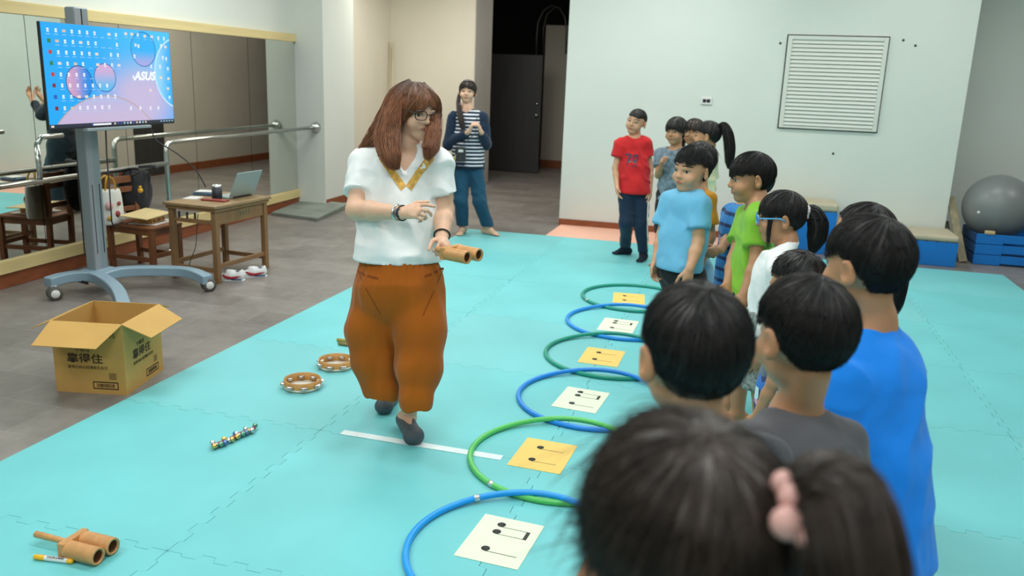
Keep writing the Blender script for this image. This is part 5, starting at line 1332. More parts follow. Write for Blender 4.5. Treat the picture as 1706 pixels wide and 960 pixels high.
def vband(u0, u1):
    out = []
    for s in (-1, 1):
        for k in range(8):
            t0, t1 = k/8, (k+1)/8
            def pt(t, o): return (nb[0]+s*(.098*(1-t)+o*.9), nb[2]-.010-.135*t-o*.9)
            out.append([pt(t0, u0), pt(t1, u0), pt(t1, u1), pt(t0, u1)][::s])
    return out
front_decal(T, tee, vband(.0, .024), M_gold, 'neck_trim', .003)
M_seam = fabric('pocket_seam', '#7d3c08')
for (xa, ya, xb, yb, xc, yc) in ((596, 447, 628, 452, 632, 512), (704, 452, 738, 445, 700, 512)):
    a, b, c3 = T.px(xa, ya), T.px(xb, yb), T.px(xc, yc)
    def strip(p, q, w=.0022): d2 = np.array([q[0]-p[0], q[2]-p[2]]); d2 /= np.linalg.norm(d2); n2 = np.array([-d2[1], d2[0]])*w; return [(p[0]+n2[0], p[2]+n2[1]), (p[0]-n2[0], p[2]-n2[1]), (q[0]-n2[0], q[2]-n2[1]), (q[0]+n2[0], q[2]+n2[1])]
    quads_ = []
    for p, q, w in ((a, b, .0045), (a if xa < 650 else b, c3, .0018)):
        for k in range(6): quads_.append(strip(p+(q-p)*k/6, p+(q-p)*(k+1)/6, w))
    front_decal(T, trousers, quads_, M_seam, 'pocket', .0015)
H = T.Hd
T.face(brow=.8, blink=.75, lip='#a8675c', browm=mat('brow_brown', '#5a3a2a', .7))
hair(H, T.o, M_hairR, limits=((0, 84), (20, 88), (38, 104), (55, 118), (85, 124), (120, 130), (180, 132)), thick=.042, taper=.4, tilt=12, n=2400, length=.5, seed=3, jag=2, lift=.012, fly=.006, swirl=.1)
hl = H.h
def gl(pts, fd=(0, 1, 0)): return [(H(*p[:3]), p[3]*hl, p[4], fd) for p in pts]
pg = lambda pts, fd=(0, 1, 0): [(T.px(*p[:3]), p[3], p[4], fd) for p in pts]
gs = [pg([(686, 139, -.03, .012, .8), (666, 164, -.07, .026, .6), (654, 198, -.09, .032, .7), (650, 230, -.12, .034, .65), (655, 262, -.168, .026, .5), (661, 282, -.170, .005, .5)]),
      pg([(686, 137, .03, .012, .9), (660, 160, .02, .030, .7), (645, 195, .01, .036, .8), (630, 225, .0, .038, .7), (613, 243, .0, .024, .6), (599, 252, .0, .005, .6)]),
      pg([(686, 138, -.01, .012, .9), (660, 164, -.03, .028, .7), (648, 198, -.05, .034, .8), (640, 230, -.09, .036, .7), (645, 258, -.145, .026, .55), (652, 280, -.165, .005, .5)]),
      pg([(694, 140, .06, .02, .9), (682, 180, .09, .050, .8), (658, 218, .10, .052, .7), (634, 240, .09, .042, .6), (616, 254, .09, .012, .6)]),
      pg([(702, 140, .0, .010, .7), (720, 168, .0, .018, .7), (724, 195, -.03, .022, .7), (722, 222, -.08, .027, .7), (717, 246, -.15, .028, .55), (711, 265, -.165, .006, .5)])]
lock(gs, T.o, M_hairR, n=650, radius=.0011, seed=4, name='long_hair', wave=.005, spread=1.08)
gs = [gl([(-.05, -.20, .47, .07, .5), (-.20, -.345, .30, .10, .35), (-.31, -.27, .08, .09, .4), (-.345, -.15, -.16, .05, .5)], (0, -1, 0)), gl([(.0, -.22, .46, .06, .5), (.16, -.36, .31, .08, .35), (.28, -.30, .10, .06, .4), (.33, -.2, -.1, .03, .5)], (0, -1, 0)),
      gl([(-.02, -.22, .46, .06, .5), (-.07, -.385, .30, .085, .3), (-.16, -.40, .13, .06, .3), (-.22, -.36, .05, .02, .3)], (0, -1, 0))]
lock(gs, T.o, M_hairR, n=150, radius=.001, seed=6, name='fringe')
M_frame = mat('glasses_frame', (.02, .018, .02), .35)
def glasses(fig, material, r=.0021, w=.155, hgt=.085, squash=1.0, off=.03):
    H = fig.Hd; g = MB(); y = -.44-off
    for s in (-1, 1):
        P = []
        for i in range(20):
            q = 2*math.pi*i/20; cx, sx = math.cos(q), math.sin(q)
            P.append(H(s*.165+.118*np.sign(cx)*abs(cx)**.6, y+.05*abs(s*.165+.118*cx)/.28*.6, .01+hgt*np.sign(sx)*abs(sx)**.7*squash))
        g.tube(P, r, 6, closed=True)
        g.tube([H(s*.285, y+.03, .04), H(s*.36, -.30, .045), H(s*.40, -.02, .04), H(s*.405, .07, -.02)], r, 6)
    g.tube([H(-.05, y, .03), H(0, y-.005, .045), H(.05, y, .03)], r, 6)
    return g.build('glasses', material, fig.o)
glasses(T, M_frame)
MB().tube([H(.40, .02, .02), H(.40, -.25, -.2), H(.25, -.46, -.30), H(.13, -.49, -.32)], .0022, 6).sphere(tuple(H(.10, -.49, -.32)), .013, 12).build('headset_microphone', M_black, T.o)
MB().box((0, 0, 0), (.012, .03, .05)).build('headset_clip', M_white, T.o).location = Vector(H(.395, -.22, -.03))
# watch and bands
def ring(fig, a, b, t, r, tube, name, material, n=20, flat=1.0):
    a, b = np.asarray(a), np.asarray(b); c = a+(b-a)*t; d = nrm(b-a); u = nrm(np.cross(d, (0, 0, 1.0) if abs(d[2]) < .9 else (1.0, 0, 0))); w = np.cross(d, u)
    return MB().tube([c+(u*math.cos(2*math.pi*i/n)+w*math.sin(2*math.pi*i/n))*r for i in range(n)], tube, 8, closed=True, flat=flat).build(name, material, fig.o)
wa = ring(T, J['elr'], J['wrr'], .93, .031, .0055, 'wristwatch', M_steel)
c_ = J['elr']+(J['wrr']-J['elr'])*.93; dn = nrm(T.L(CAM)-c_); 
MB().lathe([(0, .0), (.017, 0), (.019, -.004), (.017, -.008)], c_+dn*.038, dn, 18).build('watch_face', mat('watch_dial', (.12, .12, .13), .2), wa)
ring(T, J['elr'], J['wrr'], 1.02, .031, .003, 'bracelet', M_black)
ring(T, J['ell'], J['wrl'], .88, .034, .0035, 'bracelet', M_black)
# the guiro she holds
gp = D(748, 419, depth_of(T.root+np.array([0, 0, .9]))-.26); toc = nrm(CAM-gp); toc[2] = 0; toc = nrm(toc); rt = np.array([-toc[1], toc[0], 0])
if rt @ RGT < 0: rt = -rt
ax_ = nrm(toc*.66+rt*.75)
t = thing('wood_guiro', 'two-tube wooden guiro held in the walking adult’s hand', 'instrument', gp, math.atan2(ax_[1], ax_[0])-math.pi/2)
guiro(t, .112, .0265, .072, ridges=False, hl=.45)

# ---- the woman standing at the back
W = Fig('adult standing barefoot at the mat edge, navy striped sweater, hands clasped', G(787, 388)[:2], 14, 1.60, .225, M_skinA, .95, adult=True)
J = W.J; J['head'] = W.px(779, 153, -.02); J['neckb'] = W.px(778, 183, .02); J['shr'] = W.px(757, 196, .0); J['shl'] = W.px(803, 196, .0); J['chest'] = W.px(780, 214, .01); J['waist'] = W.px(780, 250, .01); J['hipc'] = W.px(780, 274, .01)
J['elr'] = W.px(748, 240, .02); J['ell'] = W.px(809, 240, .0); J['wrr'] = W.px(782, 219, -.20); J['wrl'] = W.px(801, 219, -.20)
J['hipr'] = W.px(770, 280, 0); J['hipl'] = W.px(792, 280, 0); J['knr'] = W.px(768, 335, -.02); J['knl'] = W.px(799, 335, -.02); J['anr'] = W.L(G(770, 390))+V3(0, .03, .08); J['anl'] = W.L(G(812, 391))+V3(0, .03, .08)
W.zh = J['hipc'][2]; W.cw, W.ww, W.hw = .140, .140, .150; W.headrot = (-4, -2, 3); W.toe = dict(r=(-.1, -1), l=(.9, -.7)); W.ra = (.042, .036, .024); W.hL = .155
W.hand['r'] = dict(d=V3(.35, -.2, .9), n=V3(.9, .1, -.2), side=V3(-.1, .7, .3), curl=(.7, .8, .9, .9), thumb=(.6, .4)); W.hand['l'] = dict(d=V3(-.35, -.2, .9), n=V3(-.9, .1, -.2), side=V3(.1, .7, .3), curl=(.7, .8, .9, .9), thumb=(.6, .4))
W.build_body(.0052); W.face(blink=.6)
hemz = float(W.px(780, 270)[2])
W.pants(fabric('denim_teal', '#1d4a63'), loose=.016, cuff_w=.062, knee_w=.072, h=.007)
W.shirt(striped('navy_white_stripes', '#1a2a42', '#d5dade', .036, .42), hem=hemz-.05, sleeve=.08, loose=.014, flare=.012, h=.007, name='striped_sweater', neck=.058)
for t_ in 'rl':
    a, e, b = J['sh'+t_], J['el'+t_], J['wr'+t_]
    cloth('sleeve', [cone(a, e, .070, .064, .03), cone(e, e+(b-e)*.95, .064, .040, .02, cuts=[(e+(b-e)*.86, nrm(b-e))])], .007, F_navy, W.o, .006, (14, 14, 10), 4)
cloth('sweater_hem', [cone(J['hipc']+V3(0, 0, .015), J['hipc']+V3(0, 0, -.04), .174, .172, .01, fdir=(0, 1, 0), flat=1.3, cuts=[(J['hipc']+V3(0, 0, -.05), V3(0, 0, -1)), (J['hipc']+V3(0, 0, .02), V3(0, 0, 1))])], .007, F_navy, W.o)
hair(W.Hd, W.o, M_hairD, limits=((0, 92), (25, 96), (40, 100), (60, 104), (90, 112), (130, 122), (180, 126)), thick=.05, taper=.45, tilt=15, n=700, length=.45, seed=9, jag=3)
H = W.Hd; lock([[(W.px(769, 150, .04), .022, 1, (0, 1, 0)), (W.px(764, 166, .0), .020, 1, (0, 1, 0)), (W.px(765, 182, -.07), .026, 1, (0, 1, 0)), (W.px(768, 198, -.135), .030, 1, (0, 1, 0)), (W.px(771, 212, -.15), .022, 1, (0, 1, 0)), (W.px(773, 221, -.15), .006, 1, (0, 1, 0))]], W.o, M_hairD, n=200, seed=2, name='braid')
MB().tube([W.px(764.5, 174, -.035)+V3(.024*math.cos(q), .024*math.sin(q), .006*math.cos(q)) for q in np.linspace(0, 6.28, 10, endpoint=False)], .006, 6, closed=True).build('hair_tie', mat('tie_rose', '#a06a7c', .6), W.o)
bp = W.px(767, 257, -.20); 
bag = MB().box(tuple(bp), (.11, .035, .15)).build('belt_pouch', mat('pouch_pattern', (.03, .032, .035), .6, var=.8, scale=60), W.o, bevel=.012)
MB().box((bp[0]+.005, bp[1]-.02, bp[2]+.035), (.05, .006, .025)).build('pouch_label', M_white, bag)
MB().tube([bp+V3(.0, 0, .07), W.px(792, 222, -.14), W.px(795, 190, -.05)], .0035, 6).build('neck_strap', M_black, W.o)
tp_ = W.px(757, 268, -.2); MB().tube([tp_+V3(.01, 0, .06), tp_, tp_-V3(0, 0, .06)], [.004, .009, .013], 8).build('yellow_tassel', mat('tassel_olive', '#b5a23a', .7), W.o)

# ---- the person seen only in the mirror, standing behind the walking woman
Rp = Fig('person in dark jacket and flared trousers behind the walking adult, seen only by mirror', (-3.28, 7.74), 88, 1.50, .225, M_skinB, 1.0, adult=True)
J = Rp.J
for g, t_ in ((-1, 'r'), (1, 'l')): J['el'+t_] = V3(g*.17, -.10, 1.05); J['wr'+t_] = V3(g*.08, -.27, 1.20); Rp.hand[t_] = dict(d=V3(-g*.1, -.5, .85), n=V3(0, .8, .5), side=V3(-g, 0, .2), curl=(.4, .5, .5, .6))
Rp.build_body(.007); Rp.shirt(fabric('jacket_dark', '#2a343c', var=.3, scale=30), sleeve=1.75, h=.009, hem=Rp.zh-.08, name='jacket'); Rp.pants(fabric('trousers_teal_black', '#1c2f38'), cuff=.09, cuff_w=.135, knee_w=.12, loose=.035, h=.009)
hair(Rp.Hd, Rp.o, M_hairK, n=300, seed=31)

# ---- children at the far end
R = Fig('child in red T-shirt and navy track trousers standing by the back wall', G(1054, 431)[:2], -2, 1.36, .228, M_skinB, .92)
J = R.J; R.J['head'] = R.px(1060, 203, -.02); J['neckb'] = R.px(1057, 230, .02); J['shr'] = R.px(1035, 240, .0); J['shl'] = R.px(1076, 240, .0); J['chest'] = R.px(1055, 252, .01); J['waist'] = R.px(1055, 290, .01); J['hipc'] = R.px(1056, 322, .01)
J['elr'] = R.px(1025, 280, .02); J['ell'] = R.px(1084, 280, .02); J['wrr'] = R.px(1028, 312, -.06); J['wrl'] = R.px(1083, 318, -.02)
J['hipr'] = R.px(1044, 325); J['hipl'] = R.px(1068, 325); J['knr'] = R.px(1043, 370, -.02); J['knl'] = R.px(1068, 372, -.02); J['anr'] = R.L(G(1041, 424))+V3(0, 0, .06); J['anl'] = R.L(G(1071, 434))+V3(0, 0, .06)
R.zh = J['hipc'][2]; R.cw, R.ww, R.hw = .112, .110, .116; R.toe = dict(r=(-.9, -.5), l=(-.1, -1)); R.headrot = (-14, 0, 12); R.ra = (.036, .028, .02)
R.build_body(.0052); R.face(blink=.55)
R.pants(F_navy, loose=.012, cuff=float(J['anr'][2])+.025, cuff_w=.046, knee_w=.066, h=.0065)
tee = R.shirt(F_red, hem=float(R.px(1055, 322)[2]), sleeve=.55, loose=.018, sl_loose=.026, flare=.024, h=.0065, name='tee_shirt')
R.socks(mat('sock_navy', '#141c2c', .9))
hair(R.Hd, R.o, M_hairK, limits=((0, 96), (30, 96), (50, 84), (75, 86), (90, 88), (115, 104), (150, 116), (180, 118)), thick=.018, tilt=20, n=900, length=.05, seed=5, lift=.02, fly=.006, jag=2, radius=.004)
ink = mat('print_navy', '#3a3550', .7); k7 = R.px(1046, 259); c0 = R.px(1056, 262)
def rc(x0, z0, x1, z1): return [(x0, z0), (x1, z0), (x1, z1), (x0, z1)]
X0, Z0 = c0[0], c0[2]
seven = [[(X0-.065, Z0+.035), (X0-.065, Z0+.02), (X0-.01, Z0+.02), (X0-.01, Z0+.035)], [(X0-.028, Z0+.02), (X0-.045, Z0-.035), (X0-.028, Z0-.035), (X0-.010, Z0+.02)]]
zero = []
for k in range(12):
    q0, q1 = 2*math.pi*k/12, 2*math.pi*(k+1)/12
    f_ = lambda q, r: (X0+.030+math.cos(q)*.026*r, Z0+math.sin(q)*.036*r); zero.append([f_(q0, 1), f_(q0, .55), f_(q1, .55), f_(q1, 1)])
front_decal(R, tee, seven+zero+[rc(X0-.045, Z0-.075, X0+.05, Z0-.068), rc(X0-.045, Z0-.058, X0+.05, Z0-.048)], ink, 'shirt_print', .004)
front_decal(R, tee, [rc(X0-.03, Z0-.040, X0+.045, Z0-.028)], mat('print_teal', '#3f6f6c', .7), 'shirt_print', .005)
sd_ = [J['hipl']+V3(.07, -.02, .04), J['knl']+V3(.062, -.025, 0), J['anl']+V3(.042, -.02, .05)]
MB().tube(spline(sd_, 6), .006, 6).build('trouser_stripe', F_white, R.o)

B_ = kid('child with bowl cut in grey patterned tee and black shorts, hand at his chest', (1128, 195), 6.8*K, -24, .222, M_skinC, .9)
J = B_.J; J['elr'] = B_.px(1097, 292, 0); J['wrr'] = B_.px(1101, 278, -.12); B_.hand['r'] = dict(d=V3(.25, -.4, .8), n=V3(.9, .2, .1), side=V3(0, .6, .4), curl=(.8, .9, 1, 1)); B_.headrot = (0, 4, 0)
B_.build_body(.0055); B_.face(blink=.55); B_.shirt(F_steel, h=.007, sleeve=.6); B_.pants(F_black, cuff=.30, h=.007, name='shorts')
hair(B_.Hd, B_.o, M_hairK, limits=((0, 108), (35, 110), (60, 112), (90, 108), (120, 112), (150, 120), (180, 122)), thick=.07, taper=.4, n=700, length=.5, seed=6, jag=2, lift=.01, fly=.004)

C_k = kid('child half hidden between the bowl-cut child and the cream-dressed child, brown curls showing', (1157, 198), 7.15*K, -30, .222, M_skinC, .9)
C_k.build_body(.007); C_k.shirt(fabric('cotton_dusk', '#6f6a72'), h=.009); C_k.pants(F_black, cuff=.30, h=.009, name='shorts'); hair(C_k.Hd, C_k.o, M_hairD, n=400, length=.4, seed=7, thick=.08)
H = C_k.Hd; lock([[(H(-.34, -.05, .0), .10*H.h, 1, (0, 1, 0)), (H(-.42, -.1, -.35), .13*H.h, 1, (0, 1, 0)), (H(-.40, -.15, -.7), .06*H.h, 1, (0, 1, 0))]], C_k.o, mat('hair_brown_curl', (.06, .026, .018), .4), n=120, wave=.012, seed=3, name='curls')

PG = kid('child with high black ponytail and cream dress, turned away beside the bowl-cut child', (1180, 200), 6.05*K, -104, .222, M_skinC, .9)
PG.headrot = (6, 2, 0); PG.build_body(.006); PG.face(); PG.shirt(F_cream, hem=.36, sleeve=.6, loose=.02, flare=.03, h=.0075, name='dress', sl_loose=.024)
hair(PG.Hd, PG.o, M_hairK, limits=((0, 100), (30, 98), (60, 92), (90, 96), (120, 108), (150, 112), (180, 112)), thick=.035, n=500, length=.4, seed=8, jag=1, lift=.008, fly=.004)
H = PG.Hd; lock([[(H(0, .36, .30), .09*H.h, 1, (1, 0, 0)), (H(.03, .58, .36), .15*H.h, 1, (1, 0, 0)), (H(.05, .74, .05), .20*H.h, 1, (1, 0, 0)), (H(.05, .82, -.40), .20*H.h, 1, (1, 0, 0)), (H(.05, .84, -.85), .15*H.h, 1, (1, 0, 0)), (H(.05, .86, -1.1), .05*H.h, 1, (1, 0, 0))]], PG.o, M_hairK, n=240, seed=4, name='ponytail')

O_ = kid('child in amber yellow tee directly behind the child in pale blue', (1166, 237), 4.62*K, -55, .224, M_skinC, .95)
[O_.J.__setitem__(k_+t_, O_.J[k_+t_]+rotz(-O_.rz) @ V3(.14, 0, 0)) for k_ in ('an', 'kn') for t_ in 'rl']; O_.headrot = (6, 0, 0); O_.build_body(.006); O_.shirt(F_orange, hem=.40, h=.007, sleeve=.65, loose=.022, flare=.018, seed=8); O_.pants(fabric('shorts_ice', '#8fb9d4'), cuff=.26, cuff_w=.085, h=.007, name='shorts')
hair(O_.Hd, O_.o, M_hairK, n=700, length=.35, seed=10, thick=.07, fly=.02, lift=.04)

LB = kid('child in pale sky-blue tee and black shorts, looking toward the walking adult', (1155, 240), 3.92*K, -40, .225, M_skinB, 1.0)
J = LB.J; J['head'] = LB.px(1152, 283, -.03); J['neckb'] = LB.px(1157, 318, .02); J['shr'] = LB.px(1116, 340, .09); J['shl'] = LB.px(1164, 342, -.10)
J['elr'] = LB.px(1102, 395, .11); J['wrr'] = LB.px(1093, 432, .06); J['ell'] = LB.px(1163, 405, -.11); J['wrl'] = LB.px(1149, 448, -.16)
J['chest'] = LB.px(1143, 355, .02); J['waist'] = LB.px(1135, 405, .02); J['hipc'] = LB.px(1131, 445, .02); LB.zh = J['hipc'][2]
[J.__setitem__(k_+t_, J[k_+t_]+rotz(-LB.rz) @ V3(.14, 0, 0)) for k_ in ('an', 'kn') for t_ in 'rl']; LB.headrot = (4, 3, 3); LB.cw = .110; LB.ww = .106; LB.hw = .108
for t_ in 'rl': LB.hand[t_] = dict(d=V3(.0, -.15, -1), n=V3(1 if t_ == 'r' else -1, .2, 0), side=V3(0, -1, 0), curl=(.5, .6, .7, .75), thumb=(.5, .3))
LB.build_body(.0044); LB.face(blink=.62); LB.shirt(F_sky, hem=float(LB.px(1131, 448)[2]), sleeve=.62, loose=.020, sl_loose=.024, flare=.018, h=.0058, seed=6, name='tee_shirt')
LB.pants(F_black, cuff=.34, loose=.02, h=.0065, name='shorts'); LB.socks(mat('sock_black', (.02, .02, .02), .9))
hair(LB.Hd, LB.o, M_hairK, limits=((0, 98), (22, 96), (40, 90), (60, 86), (85, 86), (112, 104), (150, 118), (180, 120)), thick=.046, n=2200, length=.24, seed=11, lift=.05, fly=.018, jag=6)

ST = kid('child in blue and navy striped tee holding up a fist, hidden behind the lime-tee child', (1238, 266), 4.25*K, -70, .215, M_skinC, .95)
J = ST.J; J['elr'] = ST.px(1210, 395, .0); J['wrr'] = ST.px(1203, 415, -.10); J['ell'] = ST.px(1216, 392, -.05); J['wrl'] = ST.px(1200, 417, -.18)
J['head'] = ST.px(1256, 306, .02); J['neckb'] = ST.px(1246, 340, .0)
for t_ in 'rl': ST.hand[t_] = dict(d=V3(.0, -.8, -.2), n=V3(1 if t_ == 'r' else -1, .1, -.4), side=V3(0, -.2, 1), curl=1.3, thumb=(.9, .7))
ST.build_body(.005); ST.shirt(striped('blue_navy_stripes', '#2a78b8', '#16305c', .062, .30), sleeve=.7, hem=.40, h=.0065); ST.pants(F_navy, cuff=.3, h=.008, name='shorts'); hair(ST.Hd, ST.o, M_hairK, n=300, seed=12)

LG = kid('child in lime green tee with black fringe, in profile before the striped child', (1262, 251), 3.62*K, -78, .226, M_skinC, 1.0)
J = LG.J; J['head'] = LG.px(1250, 297, .0); J['neckb'] = LG.px(1262, 340, .0); J['shr'] = LG.px(1246, 362, .12); J['shl'] = LG.px(1260, 374, -.12); J['ell'] = LG.px(1260, 434, -.14); J['wrl'] = LG.px(1240, 490, -.16); J['elr'] = LG.px(1222, 432, .06); J['wrr'] = LG.px(1212, 475, -.02)
J['chest'] = LG.px(1259, 380, .0); J['waist'] = LG.px(1254, 430, .0); J['hipc'] = LG.px(1250, 470, .0); LG.cw = .100; LG.ww = .098; LG.hw = .100; LG.zh = J['hipc'][2]; LG.headrot = (2, 8, 0)
LG.build_body(.0046); LG.face(); LG.shirt(F_lime, hem=LG.zh-.08, sleeve=.6, loose=.018, sl_loose=.026, h=.0062, seed=9, name='tee_shirt'); LG.pants(F_navy, cuff=.3, h=.008, name='shorts')
hair(LG.Hd, LG.o, M_hairK, limits=((0, 110), (25, 108), (45, 100), (62, 92), (88, 90), (112, 108), (150, 120), (180, 121)), thick=.056, n=2000, length=.34, seed=13, lift=.03, fly=.010, jag=6)

GG = kid('child with blue-framed glasses and low ponytail in a white top, in profile', (1305, 318), 3.36*K, -88, .222, M_skinC, .95)
J = GG.J; J['head'] = GG.px(1300, 363, .0); J['neckb'] = GG.px(1312, 408, .0); GG.headrot = (0, 6, 0)
GG.build_body(.0046); GG.face(); GG.shirt(F_white, sleeve=.7, hem=.56, h=.0062, seed=12, loose=.02, neck=.050, name='white_top'); 
cloth('skirt', [cone(V3(0, 0, .62), V3(0, 0, .28), .125, .17, .01, fdir=(0, 1, 0), flat=1.2, cuts=[(V3(0, 0, .32), V3(0, 0, -1)), (V3(0, 0, .66), V3(0, 0, 1))])], .008, fabric('skirt_speckle', '#8d938f', var=.6, scale=70), GG.o, .006)
hair(GG.Hd, GG.o, M_hairK, limits=((0, 108), (25, 108), (42, 110), (58, 108), (72, 96), (90, 92), (115, 106), (150, 114), (180, 114)), thick=.05, n=1800, length=.5, seed=14, jag=4, lift=.012, fly=.012)
H = GG.Hd; lock([[(H(0, .44, .10), .10*H.h, 1, (1, 0, 0)), (H(0, .62, .08), .17*H.h, 1, (1, 0, 0)), (H(0, .72, -.16), .21*H.h, 1, (1, 0, 0)), (H(0, .70, -.42), .19*H.h, 1, (1, 0, 0)), (H(0, .64, -.62), .10*H.h, 1, (1, 0, 0)), (H(0, .60, -.72), .03*H.h, 1, (1, 0, 0))]], GG.o, M_hairK, n=320, seed=5, name='ponytail')
lock([[(H(.32, -.20, .05), .05*H.h, 1, (1, 0, 0)), (H(.33, -.24, -.25), .04*H.h, 1, (1, 0, 0)), (H(.30, -.26, -.55), .012*H.h, 1, (1, 0, 0))]], GG.o, M_hairK, n=50, seed=6, name='side_strands', radius=.0008, solid=False)
MB().tube([H(.10*math.cos(q), .52+.02*math.sin(q*3), .10+.11*math.sin(q)) for q in np.linspace(0, 6.28, 16, endpoint=False)], .010, 8, closed=True).build('hair_tie', mat('tie_pearl', '#cfc6c8', .4, var=.4, scale=80), GG.o)
glasses(GG, mat('glasses_blue', '#4fa6dc', .3), r=.0032, off=.025)

SM = kid('small child with short black hair whose head top shows behind the charcoal-tee child', (1332, 416), 2.9*K, -120, .215, M_skinC, .95)
SM.build_body(.006); SM.shirt(fabric('cotton_slate', '#5b6c7c'), h=.008); 
mcam = bpy.data.materials.new('blue_pink_camouflage'); mcam.use_nodes = True; nt = mcam.node_tree; vr = nt.nodes.new('ShaderNodeTexVoronoi'); vr.inputs['Scale'].default_value = 26; cr = nt.nodes.new('ShaderNodeValToRGB'); cr.color_ramp.interpolation = 'CONSTANT'
cr.color_ramp.elements[0].color = (*lin('#2d6fc0'), 1); cr.color_ramp.elements[1].position = .45; cr.color_ramp.elements[1].color = (*lin('#d99bb6'), 1); e_ = cr.color_ramp.elements.new(.7); e_.color = (*lin('#1b2f5c'), 1); e_ = cr.color_ramp.elements.new(.85); e_.color = (*lin('#cfe4f2'), 1)
tc_ = nt.nodes.new('ShaderNodeTexCoord'); sp3 = nt.nodes.new('ShaderNodeSeparateColor'); nt.links.new(tc_.outputs['Object'], vr.inputs['Vector']); nt.links.new(vr.outputs['Color'], sp3.inputs[0]); nt.links.new(sp3.outputs[0], cr.inputs['Fac']); nt.links.new(cr.outputs['Color'], nt.nodes['Principled BSDF'].inputs['Base Color'])
SM.pants(mcam, cuff=.22, cuff_w=.10, loose=.03, h=.008, name='shorts')
hair(SM.Hd, SM.o, M_hairK, n=900, length=.16, seed=15, thick=.045, lift=.04, fly=.01)

BG = kid('child with long dark hair, forehead showing, behind the child in bright blue', (1443, 335), 2.72*K, -112, .222, M_skinC, .95)
BG.headrot = (0, 4, 0); BG.build_body(.005); BG.face(); BG.shirt(F_white, h=.008, sleeve=.7); BG.pants(F_navy, cuff=.3, h=.009, name='shorts')
hair(BG.Hd, BG.o, M_hairK, limits=((0, 76), (25, 76), (50, 86), (75, 92), (92, 94), (115, 110), (150, 116), (180, 116)), thick=.04, n=1500, length=.5, seed=16, jag=2, lift=.008, fly=.010)
H = BG.Hd; lock([[(H(.05, .44, .05), .14*H.h, 1, (1, 0, 0)), (H(.10, .58, -.25), .17*H.h, 1, (1, 0, 0)), (H(.12, .60, -.65), .17*H.h, 1, (1, 0, 0)), (H(.12, .58, -1.0), .13*H.h, 1, (1, 0, 0)), (H(.12, .56, -1.2), .05*H.h, 1, (1, 0, 0))]], BG.o, M_hairK, n=300, seed=7, name='ponytail')

# ---- children nearest the camera
cap_short = ((0, 112), (30, 108), (50, 96), (70, 86), (90, 84), (112, 98), (132, 109), (155, 121), (180, 125))
BL = kid('child in bright royal-blue tee with short black hair, at the outer side of the line', (1452, 366), 1.80*K, 212, .226, M_skinC, 1.0)
J = BL.J; J['head'] = BL.px(1440, 443, -.01); J['neckb'] = BL.px(1458, 540, .02); J['shr'] = BL.px(1490, 600, .04); J['shl'] = BL.px(1400, 640, -.06); J['ell'] = BL.px(1386, 800, -.05); J['wrl'] = BL.px(1375, 930, -.0); J['elr'] = BL.px(1496, 760, .06); J['wrr'] = BL.px(1470, 900, .10)
J['chest'] = BL.px(1452, 655, .0); J['waist'] = BL.px(1455, 780, .0); J['hipc'] = BL.px(1455, 880, .0); BL.zh = J['hipc'][2]
BL.headrot = (16, 4, 0); BL.cw = .118
BL.build_body(.0042); BL.face(); BL.shirt(F_royal, hem=BL.zh-.08, loose=.020, flare=.012, sleeve=.7, sl_loose=.024, neck=.058, h=.0055, seed=10, name='tee_shirt'); BL.pants(F_navy, cuff=.3, h=.009, name='shorts')
hair(BL.Hd, BL.o, M_hairK, limits=cap_short, thick=.062, n=5200, length=.30, seed=17, lift=.020, fly=.008, jag=3, radius=.0036)

GC = kid('child in charcoal tee seen from behind, beside the child in bright blue', (1334, 466), 1.48*K, 198, .226, M_skinC, 1.0)
J = GC.J; GC.headrot = (16, 6, 0); J['head'] = GC.px(1336, 560, -.02); J['neckb'] = GC.px(1325, 690, .04); J['shr'] = GC.px(1400, 740, .05); J['shl'] = GC.px(1245, 750, -.03); J['chest'] = GC.px(1325, 800, .02)
s0_ = J['chest']*V3(1, 1, 0)
for k_ in ('hipc', 'hipr', 'hipl', 'knr', 'knl', 'anr', 'anl'): J[k_] = J[k_]+s0_*.6
GC.build_body(.0042); GC.face(); GC.shirt(F_grey, neck=.062, h=.0058, seed=13, name='tee_shirt', loose=.016); GC.pants(F_navy, cuff=.3, h=.009, name='shorts')
hair(GC.Hd, GC.o, M_hairK, limits=cap_short, thick=.068, n=6500, length=.32, seed=18, lift=.018, fly=.008, jag=3, radius=.0032)

LF = kid('child in grey tee seen from behind, ear showing, nearest the row of hoops', (1150, 487), 1.22*K, 204, .226, M_skinC, 1.0)
J = LF.J; LF.headrot = (2, 4, 0); J['head'] = LF.px(1152, 592, -.01); J['neckb'] = LF.px(1180, 728, .05); J['shr'] = LF.px(1268, 775, .06); J['shl'] = LF.px(1090, 800, -.02); J['chest'] = LF.px(1180, 850, .02)
s0_ = J['chest']*V3(1, 1, 0)
for k_ in ('hipc', 'hipr', 'hipl', 'knr', 'knl', 'anr', 'anl'): J[k_] = J[k_]+s0_*.6
LF.build_body(.0042); LF.shirt(F_grey, neck=.060, h=.006, seed=14, name='tee_shirt'); LF.pants(F_black, cuff=.3, h=.009, name='shorts')
hair(LF.Hd, LF.o, M_hairK, limits=cap_short, thick=.066, n=6500, length=.32, seed=19, lift=.018, fly=.008, jag=3, radius=.0032)

